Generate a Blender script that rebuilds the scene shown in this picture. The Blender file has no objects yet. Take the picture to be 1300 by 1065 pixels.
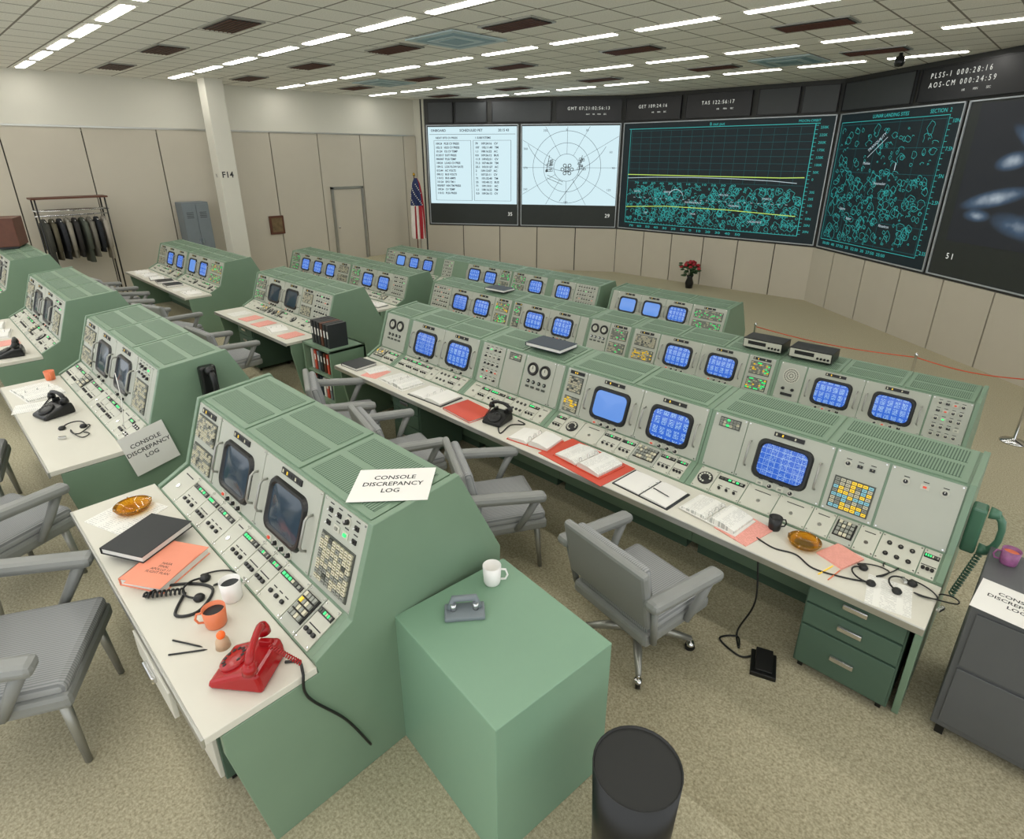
import bpy, math, random
from mathutils import Vector, Matrix
R=random.Random(7)
sc=bpy.context.scene
try:
    sc.view_settings.view_transform='Standard'
    sc.view_settings.exposure=0.0
except Exception: pass
COL=sc.collection
# ------------------------------------------------------------ materials
def lin(h):
    h=h.lstrip('#'); o=[]
    for i in (0,2,4):
        c=int(h[i:i+2],16)/255.0
        o.append(c/12.92 if c<=0.04045 else ((c+0.055)/1.055)**2.4)
    return (o[0],o[1],o[2],1.0)
MATS={}
def newmat(name):
    m=bpy.data.materials.new(name); m.use_nodes=True
    nt=m.node_tree; b=nt.nodes.get('Principled BSDF'); MATS[name]=m
    return m,nt,b
def N(nt,t,**k):
    n=nt.nodes.new(t)
    for a,v in k.items(): setattr(n,a,v)
    return n
def mat(name,col,rough=.5,metal=0,var=.08,scale=6,bump=0,bscale=200,emis=None,estr=0,alpha=None,trans=0):
    m,nt,b=newmat(name)
    c=lin(col)
    tc=N(nt,'ShaderNodeTexCoord'); no=N(nt,'ShaderNodeTexNoise'); no.inputs['Scale'].default_value=scale; no.inputs['Detail'].default_value=4
    nt.links.new(tc.outputs['Object'],no.inputs['Vector'])
    mx=N(nt,'ShaderNodeMix',data_type='RGBA')
    mx.inputs[6].default_value=tuple(min(1,x*(1-var)) for x in c[:3])+(1,)
    mx.inputs[7].default_value=tuple(min(1,x*(1+var)) for x in c[:3])+(1,)
    nt.links.new(no.outputs['Fac'],mx.inputs[0]); nt.links.new(mx.outputs[2],b.inputs['Base Color'])
    b.inputs['Roughness'].default_value=rough; b.inputs['Metallic'].default_value=metal
    if trans: b.inputs['Transmission Weight'].default_value=trans
    if emis:
        b.inputs['Emission Color'].default_value=lin(emis); b.inputs['Emission Strength'].default_value=estr
    return m
def mth(nt,op,a,b=None):
    n=N(nt,'ShaderNodeMath',operation=op)
    for i,x in enumerate((a,b)):
        if x is None: continue
        if isinstance(x,(int,float)): n.inputs[i].default_value=x
        else: nt.links.new(x,n.inputs[i])
    return n.outputs[0]
def stripe(name,c1,c2,period,duty=.5,axis='Y',rough=.6):
    m,nt,b=newmat(name)
    tc=N(nt,'ShaderNodeTexCoord'); sp=N(nt,'ShaderNodeSeparateXYZ'); nt.links.new(tc.outputs['Object'],sp.inputs[0])
    f=mth(nt,'FRACT',mth(nt,'DIVIDE',sp.outputs[axis],period)); g=mth(nt,'LESS_THAN',f,duty)
    mx=N(nt,'ShaderNodeMix',data_type='RGBA'); mx.inputs[6].default_value=lin(c1); mx.inputs[7].default_value=lin(c2)
    nt.links.new(g,mx.inputs[0]); nt.links.new(mx.outputs[2],b.inputs['Base Color']); b.inputs['Roughness'].default_value=rough
    return m
def printed(name,c1,c2,px=.012,py=.011,emis=0,thr=.42,lo=.3,hi=.68,col=0,para=0,grid=0):
    """rows of dashes in columns and paragraphs: printed text on paper or on a screen"""
    m,nt,b=newmat(name)
    tc=N(nt,'ShaderNodeTexCoord'); sp=N(nt,'ShaderNodeSeparateXYZ'); nt.links.new(tc.outputs['Object'],sp.inputs[0])
    oi=N(nt,'ShaderNodeObjectInfo')
    X=mth(nt,'ADD',sp.outputs['X'],5.0); Y=mth(nt,'ADD',sp.outputs['Y'],5.0)
    x=mth(nt,'DIVIDE',X,px); y=mth(nt,'DIVIDE',Y,py)
    fy=mth(nt,'FRACT',y); row=mth(nt,'MULTIPLY',mth(nt,'GREATER_THAN',fy,lo),mth(nt,'LESS_THAN',fy,hi))
    cb=N(nt,'ShaderNodeCombineXYZ'); nt.links.new(mth(nt,'FLOOR',x),cb.inputs[0]); nt.links.new(mth(nt,'FLOOR',y),cb.inputs[1]); nt.links.new(mth(nt,'MULTIPLY',oi.outputs['Random'],97.0),cb.inputs[2])
    wn=N(nt,'ShaderNodeTexWhiteNoise',noise_dimensions='3D'); nt.links.new(cb.outputs[0],wn.inputs['Vector'])
    on=mth(nt,'MULTIPLY',row,mth(nt,'GREATER_THAN',wn.outputs['Value'],thr))
    if col: on=mth(nt,'MULTIPLY',on,mth(nt,'GREATER_THAN',mth(nt,'FRACT',mth(nt,'DIVIDE',mth(nt,'ADD',X,mth(nt,'MULTIPLY',oi.outputs['Random'],.05)),col)),.28))
    if para: on=mth(nt,'MULTIPLY',on,mth(nt,'GREATER_THAN',mth(nt,'FRACT',mth(nt,'DIVIDE',mth(nt,'ADD',Y,mth(nt,'MULTIPLY',oi.outputs['Random'],.05)),para)),.2))
    if grid:
        g=mth(nt,'MAXIMUM',mth(nt,'LESS_THAN',mth(nt,'FRACT',mth(nt,'DIVIDE',X,grid)),.05),mth(nt,'LESS_THAN',mth(nt,'FRACT',mth(nt,'DIVIDE',Y,grid)),.06))
        on=mth(nt,'MAXIMUM',mth(nt,'MULTIPLY',on,.6),mth(nt,'MULTIPLY',g,.7))
    mx=N(nt,'ShaderNodeMix',data_type='RGBA'); mx.inputs[6].default_value=lin(c1); mx.inputs[7].default_value=lin(c2)
    nt.links.new(on,mx.inputs[0]); b.inputs['Roughness'].default_value=.6
    if emis:
        nt.links.new(mx.outputs[2],b.inputs['Emission Color']); b.inputs['Emission Strength'].default_value=emis
        b.inputs['Base Color'].default_value=(0.02,0.02,0.02,1); b.inputs['Roughness'].default_value=.15
    else: nt.links.new(mx.outputs[2],b.inputs['Base Color'])
    return m
GREEN=mat('console_green','#779079',.38,var=.04)
GREEND=mat('console_green_dark','#4b6353',.5,var=.05)
GREENB=mat('box_green','#7d9f86',.42,var=.03)
FACE=mat('panel_grey','#b0b3a7',.4,var=.03)
FACE2=mat('panel_grey_pale','#c4c4b6',.4,var=.03)
TOPW=mat('worktop_cream','#d6d3c6',.42,var=.03)
TRIM=mat('steel_trim','#c2c2bc',.3,metal=.8)
CHROME=mat('chrome','#d8d8d8',.15,metal=1)
BLACK=mat('black_plastic','#141515',.35)
DARK=mat('dark_recess','#1c1d1c',.6)
VENTD=mat('vent_dark','#211a17',.6,var=.2)
GRILLE=stripe('vent_grille','#7b947d','#435a49',.016,.45,'X')
m,nt,b=newmat('carpet')
tc=N(nt,'ShaderNodeTexCoord'); n1=N(nt,'ShaderNodeTexNoise'); n1.inputs['Scale'].default_value=75; n1.inputs['Detail'].default_value=8; n1.inputs['Roughness'].default_value=.75
cr=N(nt,'ShaderNodeValToRGB'); cr.color_ramp.elements[0].position=.34; cr.color_ramp.elements[0].color=lin('#857d63'); cr.color_ramp.elements[1].position=.64; cr.color_ramp.elements[1].color=lin('#c6bea2')
nt.links.new(tc.outputs['Object'],n1.inputs['Vector'])
nt.links.new(n1.outputs['Fac'],cr.inputs[0]); nt.links.new(cr.outputs[0],b.inputs['Base Color']); b.inputs['Roughness'].default_value=.95
bp=N(nt,'ShaderNodeBump'); bp.inputs['Strength'].default_value=.4; bp.inputs['Distance'].default_value=.008; nt.links.new(n1.outputs['Fac'],bp.inputs['Height']); nt.links.new(bp.outputs['Normal'],b.inputs['Normal'])
CARPET=m
m,nt,b=newmat('ceiling_tile')
tc=N(nt,'ShaderNodeTexCoord'); sp=N(nt,'ShaderNodeSeparateXYZ'); nt.links.new(tc.outputs['Object'],sp.inputs[0])
def gridmask(ax,per,wd,off=0):
    f=mth(nt,'FRACT',mth(nt,'DIVIDE',mth(nt,'ADD',sp.outputs[ax],off),per)); return mth(nt,'LESS_THAN',f,wd)
g=mth(nt,'MAXIMUM',gridmask('X',.61,.045),gridmask('Y',.61,.045))
no=N(nt,'ShaderNodeTexNoise'); no.inputs['Scale'].default_value=60; nt.links.new(tc.outputs['Object'],no.inputs['Vector'])
cr=N(nt,'ShaderNodeValToRGB'); cr.color_ramp.elements[0].position=.3; cr.color_ramp.elements[0].color=lin('#e2dfd4'); cr.color_ramp.elements[1].position=.6; cr.color_ramp.elements[1].color=lin('#f2f0e8')
nt.links.new(no.outputs['Fac'],cr.inputs[0])
mx=N(nt,'ShaderNodeMix',data_type='RGBA'); nt.links.new(g,mx.inputs[0]); nt.links.new(cr.outputs[0],mx.inputs[6]); mx.inputs[7].default_value=lin('#857f74')
nt.links.new(mx.outputs[2],b.inputs['Base Color']); b.inputs['Roughness'].default_value=.9
CEIL=m
WALL=mat('wall_paint','#d6d3c6',.8,var=.02,scale=2)
PANEL=mat('wall_panel','#c1baaa',.7,var=.03,scale=3)
SEAM=mat('seam_dark','#3c3a36',.7)
BAND=mat('band_dark','#3a3a37',.6)
DISP=mat('display_black','#151518',.4)
DISPG=mat('display_grey','#3d4042',.5)
SCRD=mat('screen_dark','#2b302e',.5)
def emi(name,col,s): return mat(name,col,.5,var=0,emis=col,estr=s)
def glow(name,col,s): return mat(name,'#050505',.6,var=0,emis=col,estr=s)
WSCR=glow('lit_white_screen','#d2ecf3',1.0)
INK=glow('screen_ink','#16305a',.3)
CYAN=glow('plot_cyan','#3cc4c0',.8)
CYAND=glow('plot_cyan_dim','#187a80',.5)
YEL=glow('plot_yellow','#c8e86a',.9)
WHT=glow('plot_white','#d8ecf4',.75)
PLOTBG=glow('plot_background','#0b2026',.6)
DIGIT=glow('digit_white','#f1f3ea',.85)
FRAME=mat('screen_frame','#b9bfc4',.4,metal=.3)
LIGHT=mat('fluorescent_diffuser','#ffffff',.5,var=0,emis='#fffcf6',estr=17)
MONBLUE=printed('monitor_table','#2c66d2','#b4dcfa',.0038,.0085,emis=.95,thr=.34,lo=.25,hi=.72,col=.062,para=.075)
MONGRID=printed('monitor_plot','#2b64cf','#c0e2fb',.0042,.0105,emis=.95,thr=.55,col=.1,grid=.04)
MONDIM=mat('monitor_soft_blue','#203050',.2,emis='#6fa0f0',estr=.8,var=.2,scale=4)
MONOFF=mat('monitor_off','#2c3d4b',.12,var=.05)
PAPER=mat('paper_white','#eceae4',.7,var=.02)
PRINT=printed('paper_printed','#ecebe4','#bdbdb8',.007,.013,thr=.28,lo=.35,hi=.6,col=.11)
PINK=printed('paper_pink','#f0a79a','#d8917f',.01,.014,thr=.4,lo=.35,hi=.6)
ORANGEP=mat('cover_orange','#f0977a',.6)
REDC=mat('cover_red','#d2503a',.5)
NAVY=mat('cover_navy','#23303f',.5)
BLKC=mat('cover_black','#26292b',.5)
AMBER=mat('amber_glass','#f2b21a',.05,var=.05,trans=.85)
WCUP=mat('cup_white','#f0eeea',.4,var=.01)
ORM=mat('mug_orange','#e58055',.35)
REDP=mat('red_plastic','#a31217',.2)
GREENP=mat('phone_green','#4a735c',.3)
VINYL=mat('vinyl_grey','#8b8d8a',.4,var=.04)
FABRIC=stripe('fabric_ribbed','#9fa1a1','#858788',.012,.4,'X',.9)
ALU=mat('aluminium','#a3a39c',.35,metal=.6)
WOOD=mat('wood_brown','#5a3220',.5,var=.25,scale=12)
CABD=mat('cabinet_charcoal','#57595a',.45)
CABG=mat('locker_grey','#767f84',.5)
INKB=mat('ink_black','#1d1d1f',.6)
B_CREAM=mat('button_cream','#cfcab0',.4)
B_GREY=mat('button_grey','#8f9288',.4)
B_DARK=mat('button_dark','#4b4f48',.4)
B_YEL=emi('button_yellow','#e6bf33',.5)
B_CY=emi('button_cyan','#7fb9c8',.3)
B_GRN=emi('button_green','#39d878',.9)
B_RED=emi('button_red','#c8402a',.4)
# ------------------------------------------------------------ mesh builder
class MB:
    def __init__(s): s.v=[];s.f=[];s.mi=[];s.sm=[];s.mats=[]
    def m(s,mt):
        if mt not in s.mats: s.mats.append(mt)
        return s.mats.index(mt)
    def add(s,vs,fs,mt,smooth=False):
        o=len(s.v); s.v+= [tuple(v) for v in vs]; i=s.m(mt)
        for f in fs: s.f.append(tuple(o+k for k in f)); s.mi.append(i); s.sm.append(smooth)
    def box(s,c,d,mt,M=None):
        x,y,z=[k/2 for k in d]
        vs=[Vector((a*x,b*y,e*z)) for a in(-1,1) for b in(-1,1) for e in(-1,1)]
        if M is not None: vs=[M@v for v in vs]
        vs=[v+Vector(c) for v in vs]
        s.add(vs,[(0,1,3,2),(4,6,7,5),(0,4,5,1),(2,3,7,6),(0,2,6,4),(1,5,7,3)],mt)
    def prism(s,prof,x0,x1,mt):
        n=len(prof); vs=[(x0,p[0],p[1]) for p in prof]+[(x1,p[0],p[1]) for p in prof]
        fs=[(i,(i+1)%n,n+(i+1)%n,n+i) for i in range(n)]
        fs+= [tuple(reversed(range(n))),tuple(range(n,2*n))]
        s.add(vs,fs,mt)
    def tube(s,pts,r,n,mt,caps=True):
        pts=[Vector(p) for p in pts]; rs=r if isinstance(r,(list,tuple)) else [r]*len(pts)
        vs=[];up=None
        for i,p in enumerate(pts):
            t=(pts[min(i+1,len(pts)-1)]-pts[max(i-1,0)])
            if t.length<1e-9: t=Vector((0,0,1))
            t.normalize()
            if up is None:
                up=Vector((0,0,1)) if abs(t.z)<.9 else Vector((1,0,0))
            a=t.cross(up)
            if a.length<1e-6: a=t.cross(Vector((0,1,0)))
            a.normalize(); bb=a.cross(t); up=bb
            for k in range(n):
                th=2*math.pi*k/n; vs.append(p+(a*math.cos(th)+bb*math.sin(th))*rs[i])
        fs=[]
        for i in range(len(pts)-1):
            for k in range(n):
                fs.append((i*n+k,i*n+(k+1)%n,(i+1)*n+(k+1)%n,(i+1)*n+k))
        if caps:
            L=(len(pts)-1)*n
            fs+=[tuple(reversed(range(n))),tuple(L+k for k in range(n))]
        s.add(vs,fs,mt,True)
    def cyl(s,p0,p1,r,mt,n=16,r1=None):
        s.tube([p0,p1],[r,r if r1 is None else r1],n,mt); s.sm[-1]=False; s.sm[-2]=False
    def lathe(s,prof,mt,n=24,c=(0,0,0),M=None):
        vs=[]
        for r,z in prof:
            for k in range(n):
                th=2*math.pi*k/n; v=Vector((r*math.cos(th),r*math.sin(th),z))
                if M is not None: v=M@v
                vs.append(v+Vector(c))
        fs=[(i*n+k,i*n+(k+1)%n,(i+1)*n+(k+1)%n,(i+1)*n+k) for i in range(len(prof)-1) for k in range(n)]
        s.add(vs,fs,mt,True)
    def ball(s,c,r,mt,sx=1,sy=1,sz=1,n=12):
        pr=[(max(1e-4,math.sin(math.pi*i/n)),-math.cos(math.pi*i/n)) for i in range(n+1)]
        M=Matrix.Diagonal((r*sx,r*sy,r*sz)); s.lathe(pr,mt,n*2,c,M)
    def strip(s,pts,w,z,mt,closed=False):
        P=[Vector((p[0],p[1])) for p in pts]; n=len(P); L=[];Rr=[]
        for i in range(n):
            a=P[(i-1)%n] if (closed or i>0) else P[i]; c=P[(i+1)%n] if (closed or i<n-1) else P[i]
            t=c-a
            if t.length<1e-9: t=Vector((1,0))
            t.normalize(); q=Vector((-t.y,t.x))*w/2
            L.append((P[i].x+q.x,P[i].y+q.y,z)); Rr.append((P[i].x-q.x,P[i].y-q.y,z))
        fs=[(i,(i+1)%n,n+(i+1)%n,n+i) for i in range(n if closed else n-1)]
        fs=[tuple(reversed(f)) for f in fs]
        s.add(L+Rr,fs,mt)
    def quad(s,x0,y0,x1,y1,z,mt): s.add([(x0,y0,z),(x1,y0,z),(x1,y1,z),(x0,y1,z)],[(0,1,2,3)],mt)
    def mesh(s,name):
        me=bpy.data.meshes.new(name); me.from_pydata(s.v,[],s.f)
        for mt in s.mats: me.materials.append(mt)
        me.polygons.foreach_set('material_index',s.mi); me.polygons.foreach_set('use_smooth',s.sm)
        me.update(); return me
def rrect(w,h,r,n=5,cx=0,cy=0):
    o=[]
    for sx,sy,a0 in((1,1,0),(-1,1,90),(-1,-1,180),(1,-1,270)):
        for i in range(n+1):
            a=math.radians(a0+90*i/n); o.append((cx+sx*(w/2-r)+r*math.cos(a),cy+sy*(h/2-r)+r*math.sin(a)))
    return o
def obj(name,me,parent=None,loc=(0,0,0),rot=(0,0,0),bevel=0,label=None):
    if isinstance(me,MB): me=me.mesh(name)
    o=bpy.data.objects.new(name,me); COL.objects.link(o); o.location=loc; o.rotation_euler=rot
    if parent: o.parent=parent
    if bevel:
        bm=o.modifiers.new('bevel','BEVEL'); bm.width=bevel; bm.segments=2; bm.limit_method='ANGLE'
    if label: o['label']=label
    return o
def top(name,label,cat,loc=(0,0,0),rz=0,group=None,rot=None,scale=1):
    o=bpy.data.objects.new(name,None); o.empty_display_size=.1; COL.objects.link(o)
    o.location=loc; o.rotation_euler=rot if rot else (0,0,rz); o['label']=label; o['category']=cat; o.scale=(scale,)*3
    if group: o['group']=group
    return o
def single(name,me,label,cat,loc=(0,0,0),rot=(0,0,0),bevel=0,group=None):
    o=obj(name,me,None,loc,rot,bevel); o['label']=label; o['category']=cat
    if group: o['group']=group
    return o
def struct(name,me,loc=(0,0,0),rot=(0,0,0)):
    o=obj(name,me,None,loc,rot); o['kind']='structure'; return o
def dup(t,loc,rz=None,label=None):
    n=t.copy(); COL.objects.link(n); n.location=loc
    if rz is not None: n.rotation_euler=(0,0,rz)
    if label: n['label']=label
    def rec(a,b):
        for c in list(a.children):
            d=c.copy(); COL.objects.link(d); d.parent=b; rec(c,d)
    rec(t,n); return n
TEXTS=[]
def text(s,size,mt,parent,loc,rot=(0,0,0),align='LEFT',name='lettering',sx=1,space=1,chars=1,bold=0):
    cu=bpy.data.curves.new(name,'FONT'); cu.body=s; cu.size=size; cu.align_x=align; cu.space_line=space; cu.space_character=chars; cu.resolution_u=2; cu.offset=bold
    cu.materials.append(mt)
    o=bpy.data.objects.new(name,cu); COL.objects.link(o); o.location=loc; o.rotation_euler=rot; o.scale=(sx,1,1)
    if parent: o.parent=parent
    TEXTS.append(o); return o
RAD=math.radians
# ------------------------------------------------------------ levels
CAMZ=3.55; Z4=.88; Z3=.53; Z2=.18; Z1=0.0; CEILZ=5.2
XL=-16.6
PL=(-16.15,12.62); PC=(-10.83,16.05); PR=(-4.9,16.2); dR=(.772,-.636); LR=10.5
PE=(PR[0]+dR[0]*LR,PR[1]+dR[1]*LR)
def slab(name,x0,x1,y0,y1,z):
    b=MB(); b.box(((x0+x1)/2,(y0+y1)/2,(z-.3)/2),(x1-x0,y1-y0,z+.3),CARPET); return struct(name,b)
XR=5.0
slab('floor',XL-.3,XR,7.2,17,0)
slab('floor.001',XL-.3,XR,4.66,7.2,Z2)
slab('floor.002',XL-.3,XR,1.80,4.66,Z3)
slab('floor.003',XL-.3,XR,-4,1.80,Z4)
b=MB(); b.box(((XL-14.6)/2,(4.66+12.6)/2,.25),(-14.6-XL,12.6-4.66,.5),CARPET); struct('floor.004',b)
b=MB(); b.box(((XL+XR)/2,7.25,CEILZ+.05),(XR-XL+.6,19.5,.1),CEIL); struct('ceiling',b)
b=MB(); b.box((XL-.1,5.1,2.6),(.2,15.4,5.2),WALL)
struct('wall_left',b)
b=MB()
ys=[-2.3,-.85,.6,2.0,3.44,4.94,6.3,7.7,9.1,10.5,12.1,12.6]
for a,c in zip(ys[:-1],ys[1:]):
    b.box((XL+.03,(a+c)/2,2.06),(.06,c-a-.025,4.12),PANEL)
b.box((XL+.035,5.1,4.14),(.09,14.9,.04),TRIM)
struct('trim_1',b)
b=MB(); b.box((XL+.005,5.1,2.0),(.01,14.9,4.1),SEAM); struct('trim_2',b)
def facet(name,p,q,seams):
    L=math.hypot(q[0]-p[0],q[1]-p[1]); a=math.atan2(q[1]-p[1],q[0]-p[0])
    b=MB(); b.box((L/2,2.6,-.1),(L+.15,5.2,.2),BAND)
    w=struct('wall_'+name,b,(p[0],p[1],0),(RAD(90),0,a))
    b=MB()
    for u0,u1 in zip(seams[:-1],seams[1:]): b.box(((u0+u1)/2,.68,.02),(u1-u0-.03,1.36,.04),PANEL)
    t=struct('baseboard_'+name,b,(p[0],p[1],0),(RAD(90),0,a))
    return L,a
LL,AL=facet('front_left',PL,PC,[0,1.25,2.5,3.75,5.0,6.32])
LC,AC=facet('front_middle',PC,PR,[0.0,1.0,1.95,2.95,3.95,4.95,5.93])
_,AR=facet('front_right',PR,PE,[0,.85,1.95,3.05,4.15,5.25,6.35,7.45,8.55,9.65])
b=MB(); b.box(((XL+PL[0])/2,12.66,2.6),(PL[0]-XL+.1,.1,5.2),WALL); struct('wall_corner',b)
def fpt(p,a,u,w,z):
    return (p[0]+u*math.cos(a)+w*math.sin(a), p[1]+u*math.sin(a)-w*math.cos(a), z)
SB=1.41; SH=3.04
def screen(label,p,a,u0,u1):
    t=top('projection_screen',label,'screen',fpt(p,a,u0,.012,SB),rot=(RAD(90),0,a)); w=u1-u0
    b=MB(); b.box((w/2,SH/2,.01),(w,SH,.02),SCRD); obj('screen_panel',b,t)
    b=MB()
    for c,d in (((w/2,.012,.03),(w,.024,.03)),((w/2,SH-.012,.03),(w,.024,.03)),((.012,SH/2,.03),(.024,SH,.03)),((w-.012,SH/2,.03),(.024,SH,.03))):
        b.box(c,d,FRAME)
    obj('screen_frame',b,t)
    return t,w
Z=.024
t,w=screen('large wall screen showing a white page of tabulated text',PL,AL,.12,3.12)
b=MB(); b.quad(.05,.66,w-.05,2.98,Z,WSCR); obj('lit_area',b,t)
b=MB()
for x0,x1 in((.24,1.46),(1.54,2.76)):
    b.strip([(x0,.76),(x1,.76),(x1,2.58),(x0,2.58)],.013,Z+.003,INK,True)
b.strip([(.1,2.76),(w-.1,2.76)],.010,Z+.003,INK)
obj('table_rule',b,t)
text('ONBOARD',.10,INK,t,(.15,2.84,Z+.003),bold=.002); text('SCHEDULED PET',.10,INK,t,(1.1,2.84,Z+.003),bold=.002); text('20:15 43',.10,INK,t,(2.35,2.84,Z+.003),bold=.002)
text('NEXT SITE CV PRESS',.08,INK,t,(.3,2.63,Z+.003),bold=.002); text('1 SUBSYSTEMS',.08,INK,t,(1.6,2.63,Z+.003),bold=.002)
rows=['109:24   PLSS CV PRESS','102:13   H2O CV PRESS','101:24   O2 CV TEMP','013/017  SUIT PRESS','000/007  PLSS TEMP','100:24   LOAD CV PRES','109:12   LOX FLOW RATE','012:44   AC VOLTS','000:12   BUS VOLTS','110:12   BUS AMPS','101:24   EPO TM 1','000/007  NIN TM PRESS','109:24   CV TEMP','110:12   PLSS PRESS']
text('\n'.join(rows),.085,INK,t,(.29,2.46,Z+.003),space=1.36,sx=.93,bold=.0025)
rows2=['79    109:24:16   CV','107   102:11:40   TM','1.1   108:16:22   AC','0.0   109:26:12   BUS','11.9  109:02:51   CV','71.3  107:46:30   TM','25.1  103:31:27   AC','2     109:12:07   AC','1     107:25:11   CV','71    101:32:40   TM','25    103:40:12   BUS','71    109:10:51   AC','1.1   108:16:22   TM','0.0   109:26:12   CV']
text('\n'.join(rows2),.085,INK,t,(1.60,2.46,Z+.003),space=1.36,sx=1.05,bold=.0025)
text('35',.16,DIGIT,t,(w-.35,.3,Z+.003))
t,w=screen('large wall screen showing a white circular chart with spacecraft outlines',PL,AL,3.20,6.26)
b=MB(); b.quad(.04,.66,w-.04,2.98,Z,WSCR); obj('lit_area',b,t)
b=MB(); cx,cy=1.45,1.78
def circ(cx,cy,r,n=64,a0=0,a1=360,ry=None): return [(cx+r*math.cos(RAD(a0+(a1-a0)*i/n)),cy+(ry or r)*math.sin(RAD(a0+(a1-a0)*i/n))) for i in range(n)]
def clipline(x0,y0,x1,y1):
    lo,hi=0,1
    for d,s0,mn,mx in((x1-x0,x0,.06,w-.06),(y1-y0,y0,.68,2.96)):
        if abs(d)<1e-9: continue
        t0,t1=(mn-s0)/d,(mx-s0)/d
        if t0>t1:t0,t1=t1,t0
        lo=max(lo,t0);hi=min(hi,t1)
    return [(x0+(x1-x0)*lo,y0+(y1-y0)*lo),(x0+(x1-x0)*hi,y0+(y1-y0)*hi)]
for r in(.40,.72,1.06): b.strip(circ(cx,cy,r),.010,Z+.003,INK,True)
for k in range(0,360,30):
    b.strip(clipline(cx+.40*math.cos(RAD(k)),cy+.40*math.sin(RAD(k)),cx+2.5*math.cos(RAD(k)),cy+2.5*math.sin(RAD(k))),.008,Z+.003,INK)
b.strip(circ(cx,cy+1.25,1.35,40,205,335),.010,Z+.003,INK)
obj('chart_line',b,t)
b=MB(); rs_=random.Random(4)
for sx,sy in((-.56,.10),(.46,.10)):
    for k in range(14):
        x=cx+sx+rs_.uniform(-.10,.10); y=cy+sy+rs_.uniform(-.22,.16); q=rs_.uniform(.5,1.1)
        b.strip([(x-.05*q,y-.03*q),(x+.05*q,y-.02*q),(x+.04*q,y+.04*q),(x-.03*q,y+.03*q)],.016,Z+.004+k*.0003,INKB,True)
    b.strip([(cx+sx-.08,cy+sy-.24),(cx+sx+.02,cy+sy+.26)],.016,Z+.009,INKB)
b.strip(circ(cx+.02,cy-.05,.07,24),.022,Z+.004,INKB,True)
b.strip(circ(cx+.02,cy-.05,.035,24),.015,Z+.005,INKB,True)
for k in range(0,360,60):
    x,y=cx+.02+.15*math.cos(RAD(k)),cy-.05+.13*math.sin(RAD(k)); b.strip(circ(x,y,.048,12),.02,Z+.006,INKB,True)
b.strip([(cx-.6,cy-.22),(cx-.1,cy-.42)],.012,Z+.007,INKB); b.strip([(cx-.62,cy-.3),(cx-.12,cy-.5)],.012,Z+.007,INKB)
b.strip([(cx-.2,cy-1.0),(cx+.55,cy+.0)],.014,Z+.008,INKB)
obj('spacecraft_outline',b,t)
for s_,x_,y_ in(('0',1.4,2.84),('30',2.0,2.82),('60',2.75,2.2),('90',2.85,1.74),('120',2.72,1.1),('330',.7,2.82),('300',.08,2.3),('270',.08,1.74),('240',.08,1.1),('180',1.38,.72)):
    text(s_,.09,INK,t,(x_,y_,Z+.003))
text('29',.16,DIGIT,t,(w-.35,.3,Z+.003))
def craters(b,x0,y0,x1,y1,n,rmin,rmax,mt,seed,wd=.008):
    rr=random.Random(seed)
    for _ in range(n):
        x=rr.uniform(x0,x1);y=rr.uniform(y0,y1);r=rmin+(rmax-rmin)*rr.random()**2; ph=rr.uniform(0,6);e=rr.uniform(.6,1.5)
        r=min(r,x-x0+.02,x1-x+.02,y-y0+.02,y1-y+.02)
        if r<rmin*.6: continue
        A=360 if rr.random()<.6 else 230
        pts=[(x+r*(1+.2*math.sin(3*a+ph)+.13*math.sin(5*a+ph*2))*math.cos(a),y+r*e*(1+.15*math.sin(2*a+ph)+.13*math.sin(4*a))*math.sin(a)) for a in [RAD(A)*i/14 for i in range(14)]]
        b.strip(pts,wd,Z+.003,mt,A==360)
t,w=screen('wide central wall screen with cyan trajectory plot over lunar crater map',PC,AC,.04,5.90)
b=MB(); b.quad(.03,.03,w-.03,SH-.03,Z,PLOTBG); obj('plot_background',b,t)
b=MB()
for i in range(17):
    x=.3+i*(w-.75)/16; b.strip([(x,1.42),(x,2.8)],.007,Z+.002,CYAND)
for i in range(9):
    y=1.42+i*.1725; b.strip([(.3,y),(w-.45,y)],.007,Z+.002,CYAND)
b.strip([(.2,2.86),(w-.35,2.86)],.014,Z+.003,CYAN)
b.strip([(w-.45,.2),(w-.45,2.86)],.016,Z+.003,CYAN); b.strip([(.25,.2),(.25,2.86)],.012,Z+.003,CYAN)
b.strip([(.25,.2),(w-.45,.2)],.012,Z+.003,CYAN)
for i in range(28): b.strip([(w-.45,.25+i*.095),(w-.38,.25+i*.095)],.01,Z+.003,CYAN)
for i in range(55): b.strip([(.3+i*.093,.2),(.3+i*.093,.24)],.008,Z+.003,CYAN)
obj('plot_grid',b,t)
b=MB(); craters(b,.3,.27,w-.5,1.32,620,.018,.095,CYAN,3); obj('crater_map',b,t)
b=MB()
b.strip([(.25,1.60)]+[(x/10,1.60) for x in range(4,50,4)]+[(w-.5,1.62)],.02,Z+.006,YEL)
b.strip([(.25,.66),(1.6,.74),(3.4,.74),(5.3,.68)],.018,Z+.006,YEL)
b.strip([(.25,1.50),(1.2,1.54),(2.4,1.56),(3.6,1.55),(4.6,1.52),(5.2,1.48)],.014,Z+.006,WHT)
for k in range(0,26): b.strip([(.5+k*.18,.95),(.56+k*.18,.95)],.010,Z+.006,WHT)
b.strip(circ(1.9,.98,.24,24,20,170),.014,Z+.006,WHT)
obj('trajectory_line',b,t)
for i,s_ in enumerate(('250K','225K','200K','175K','150K','100K','50K','0')): text(s_,.085,CYAN,t,(w-.33,2.74-i*.17,Z+.003))
for i,s_ in enumerate(('30S','20S','10S','0','10N','20N','30N')): text(s_,.085,CYAN,t,(w-.33,1.25-i*.16,Z+.003))
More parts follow.
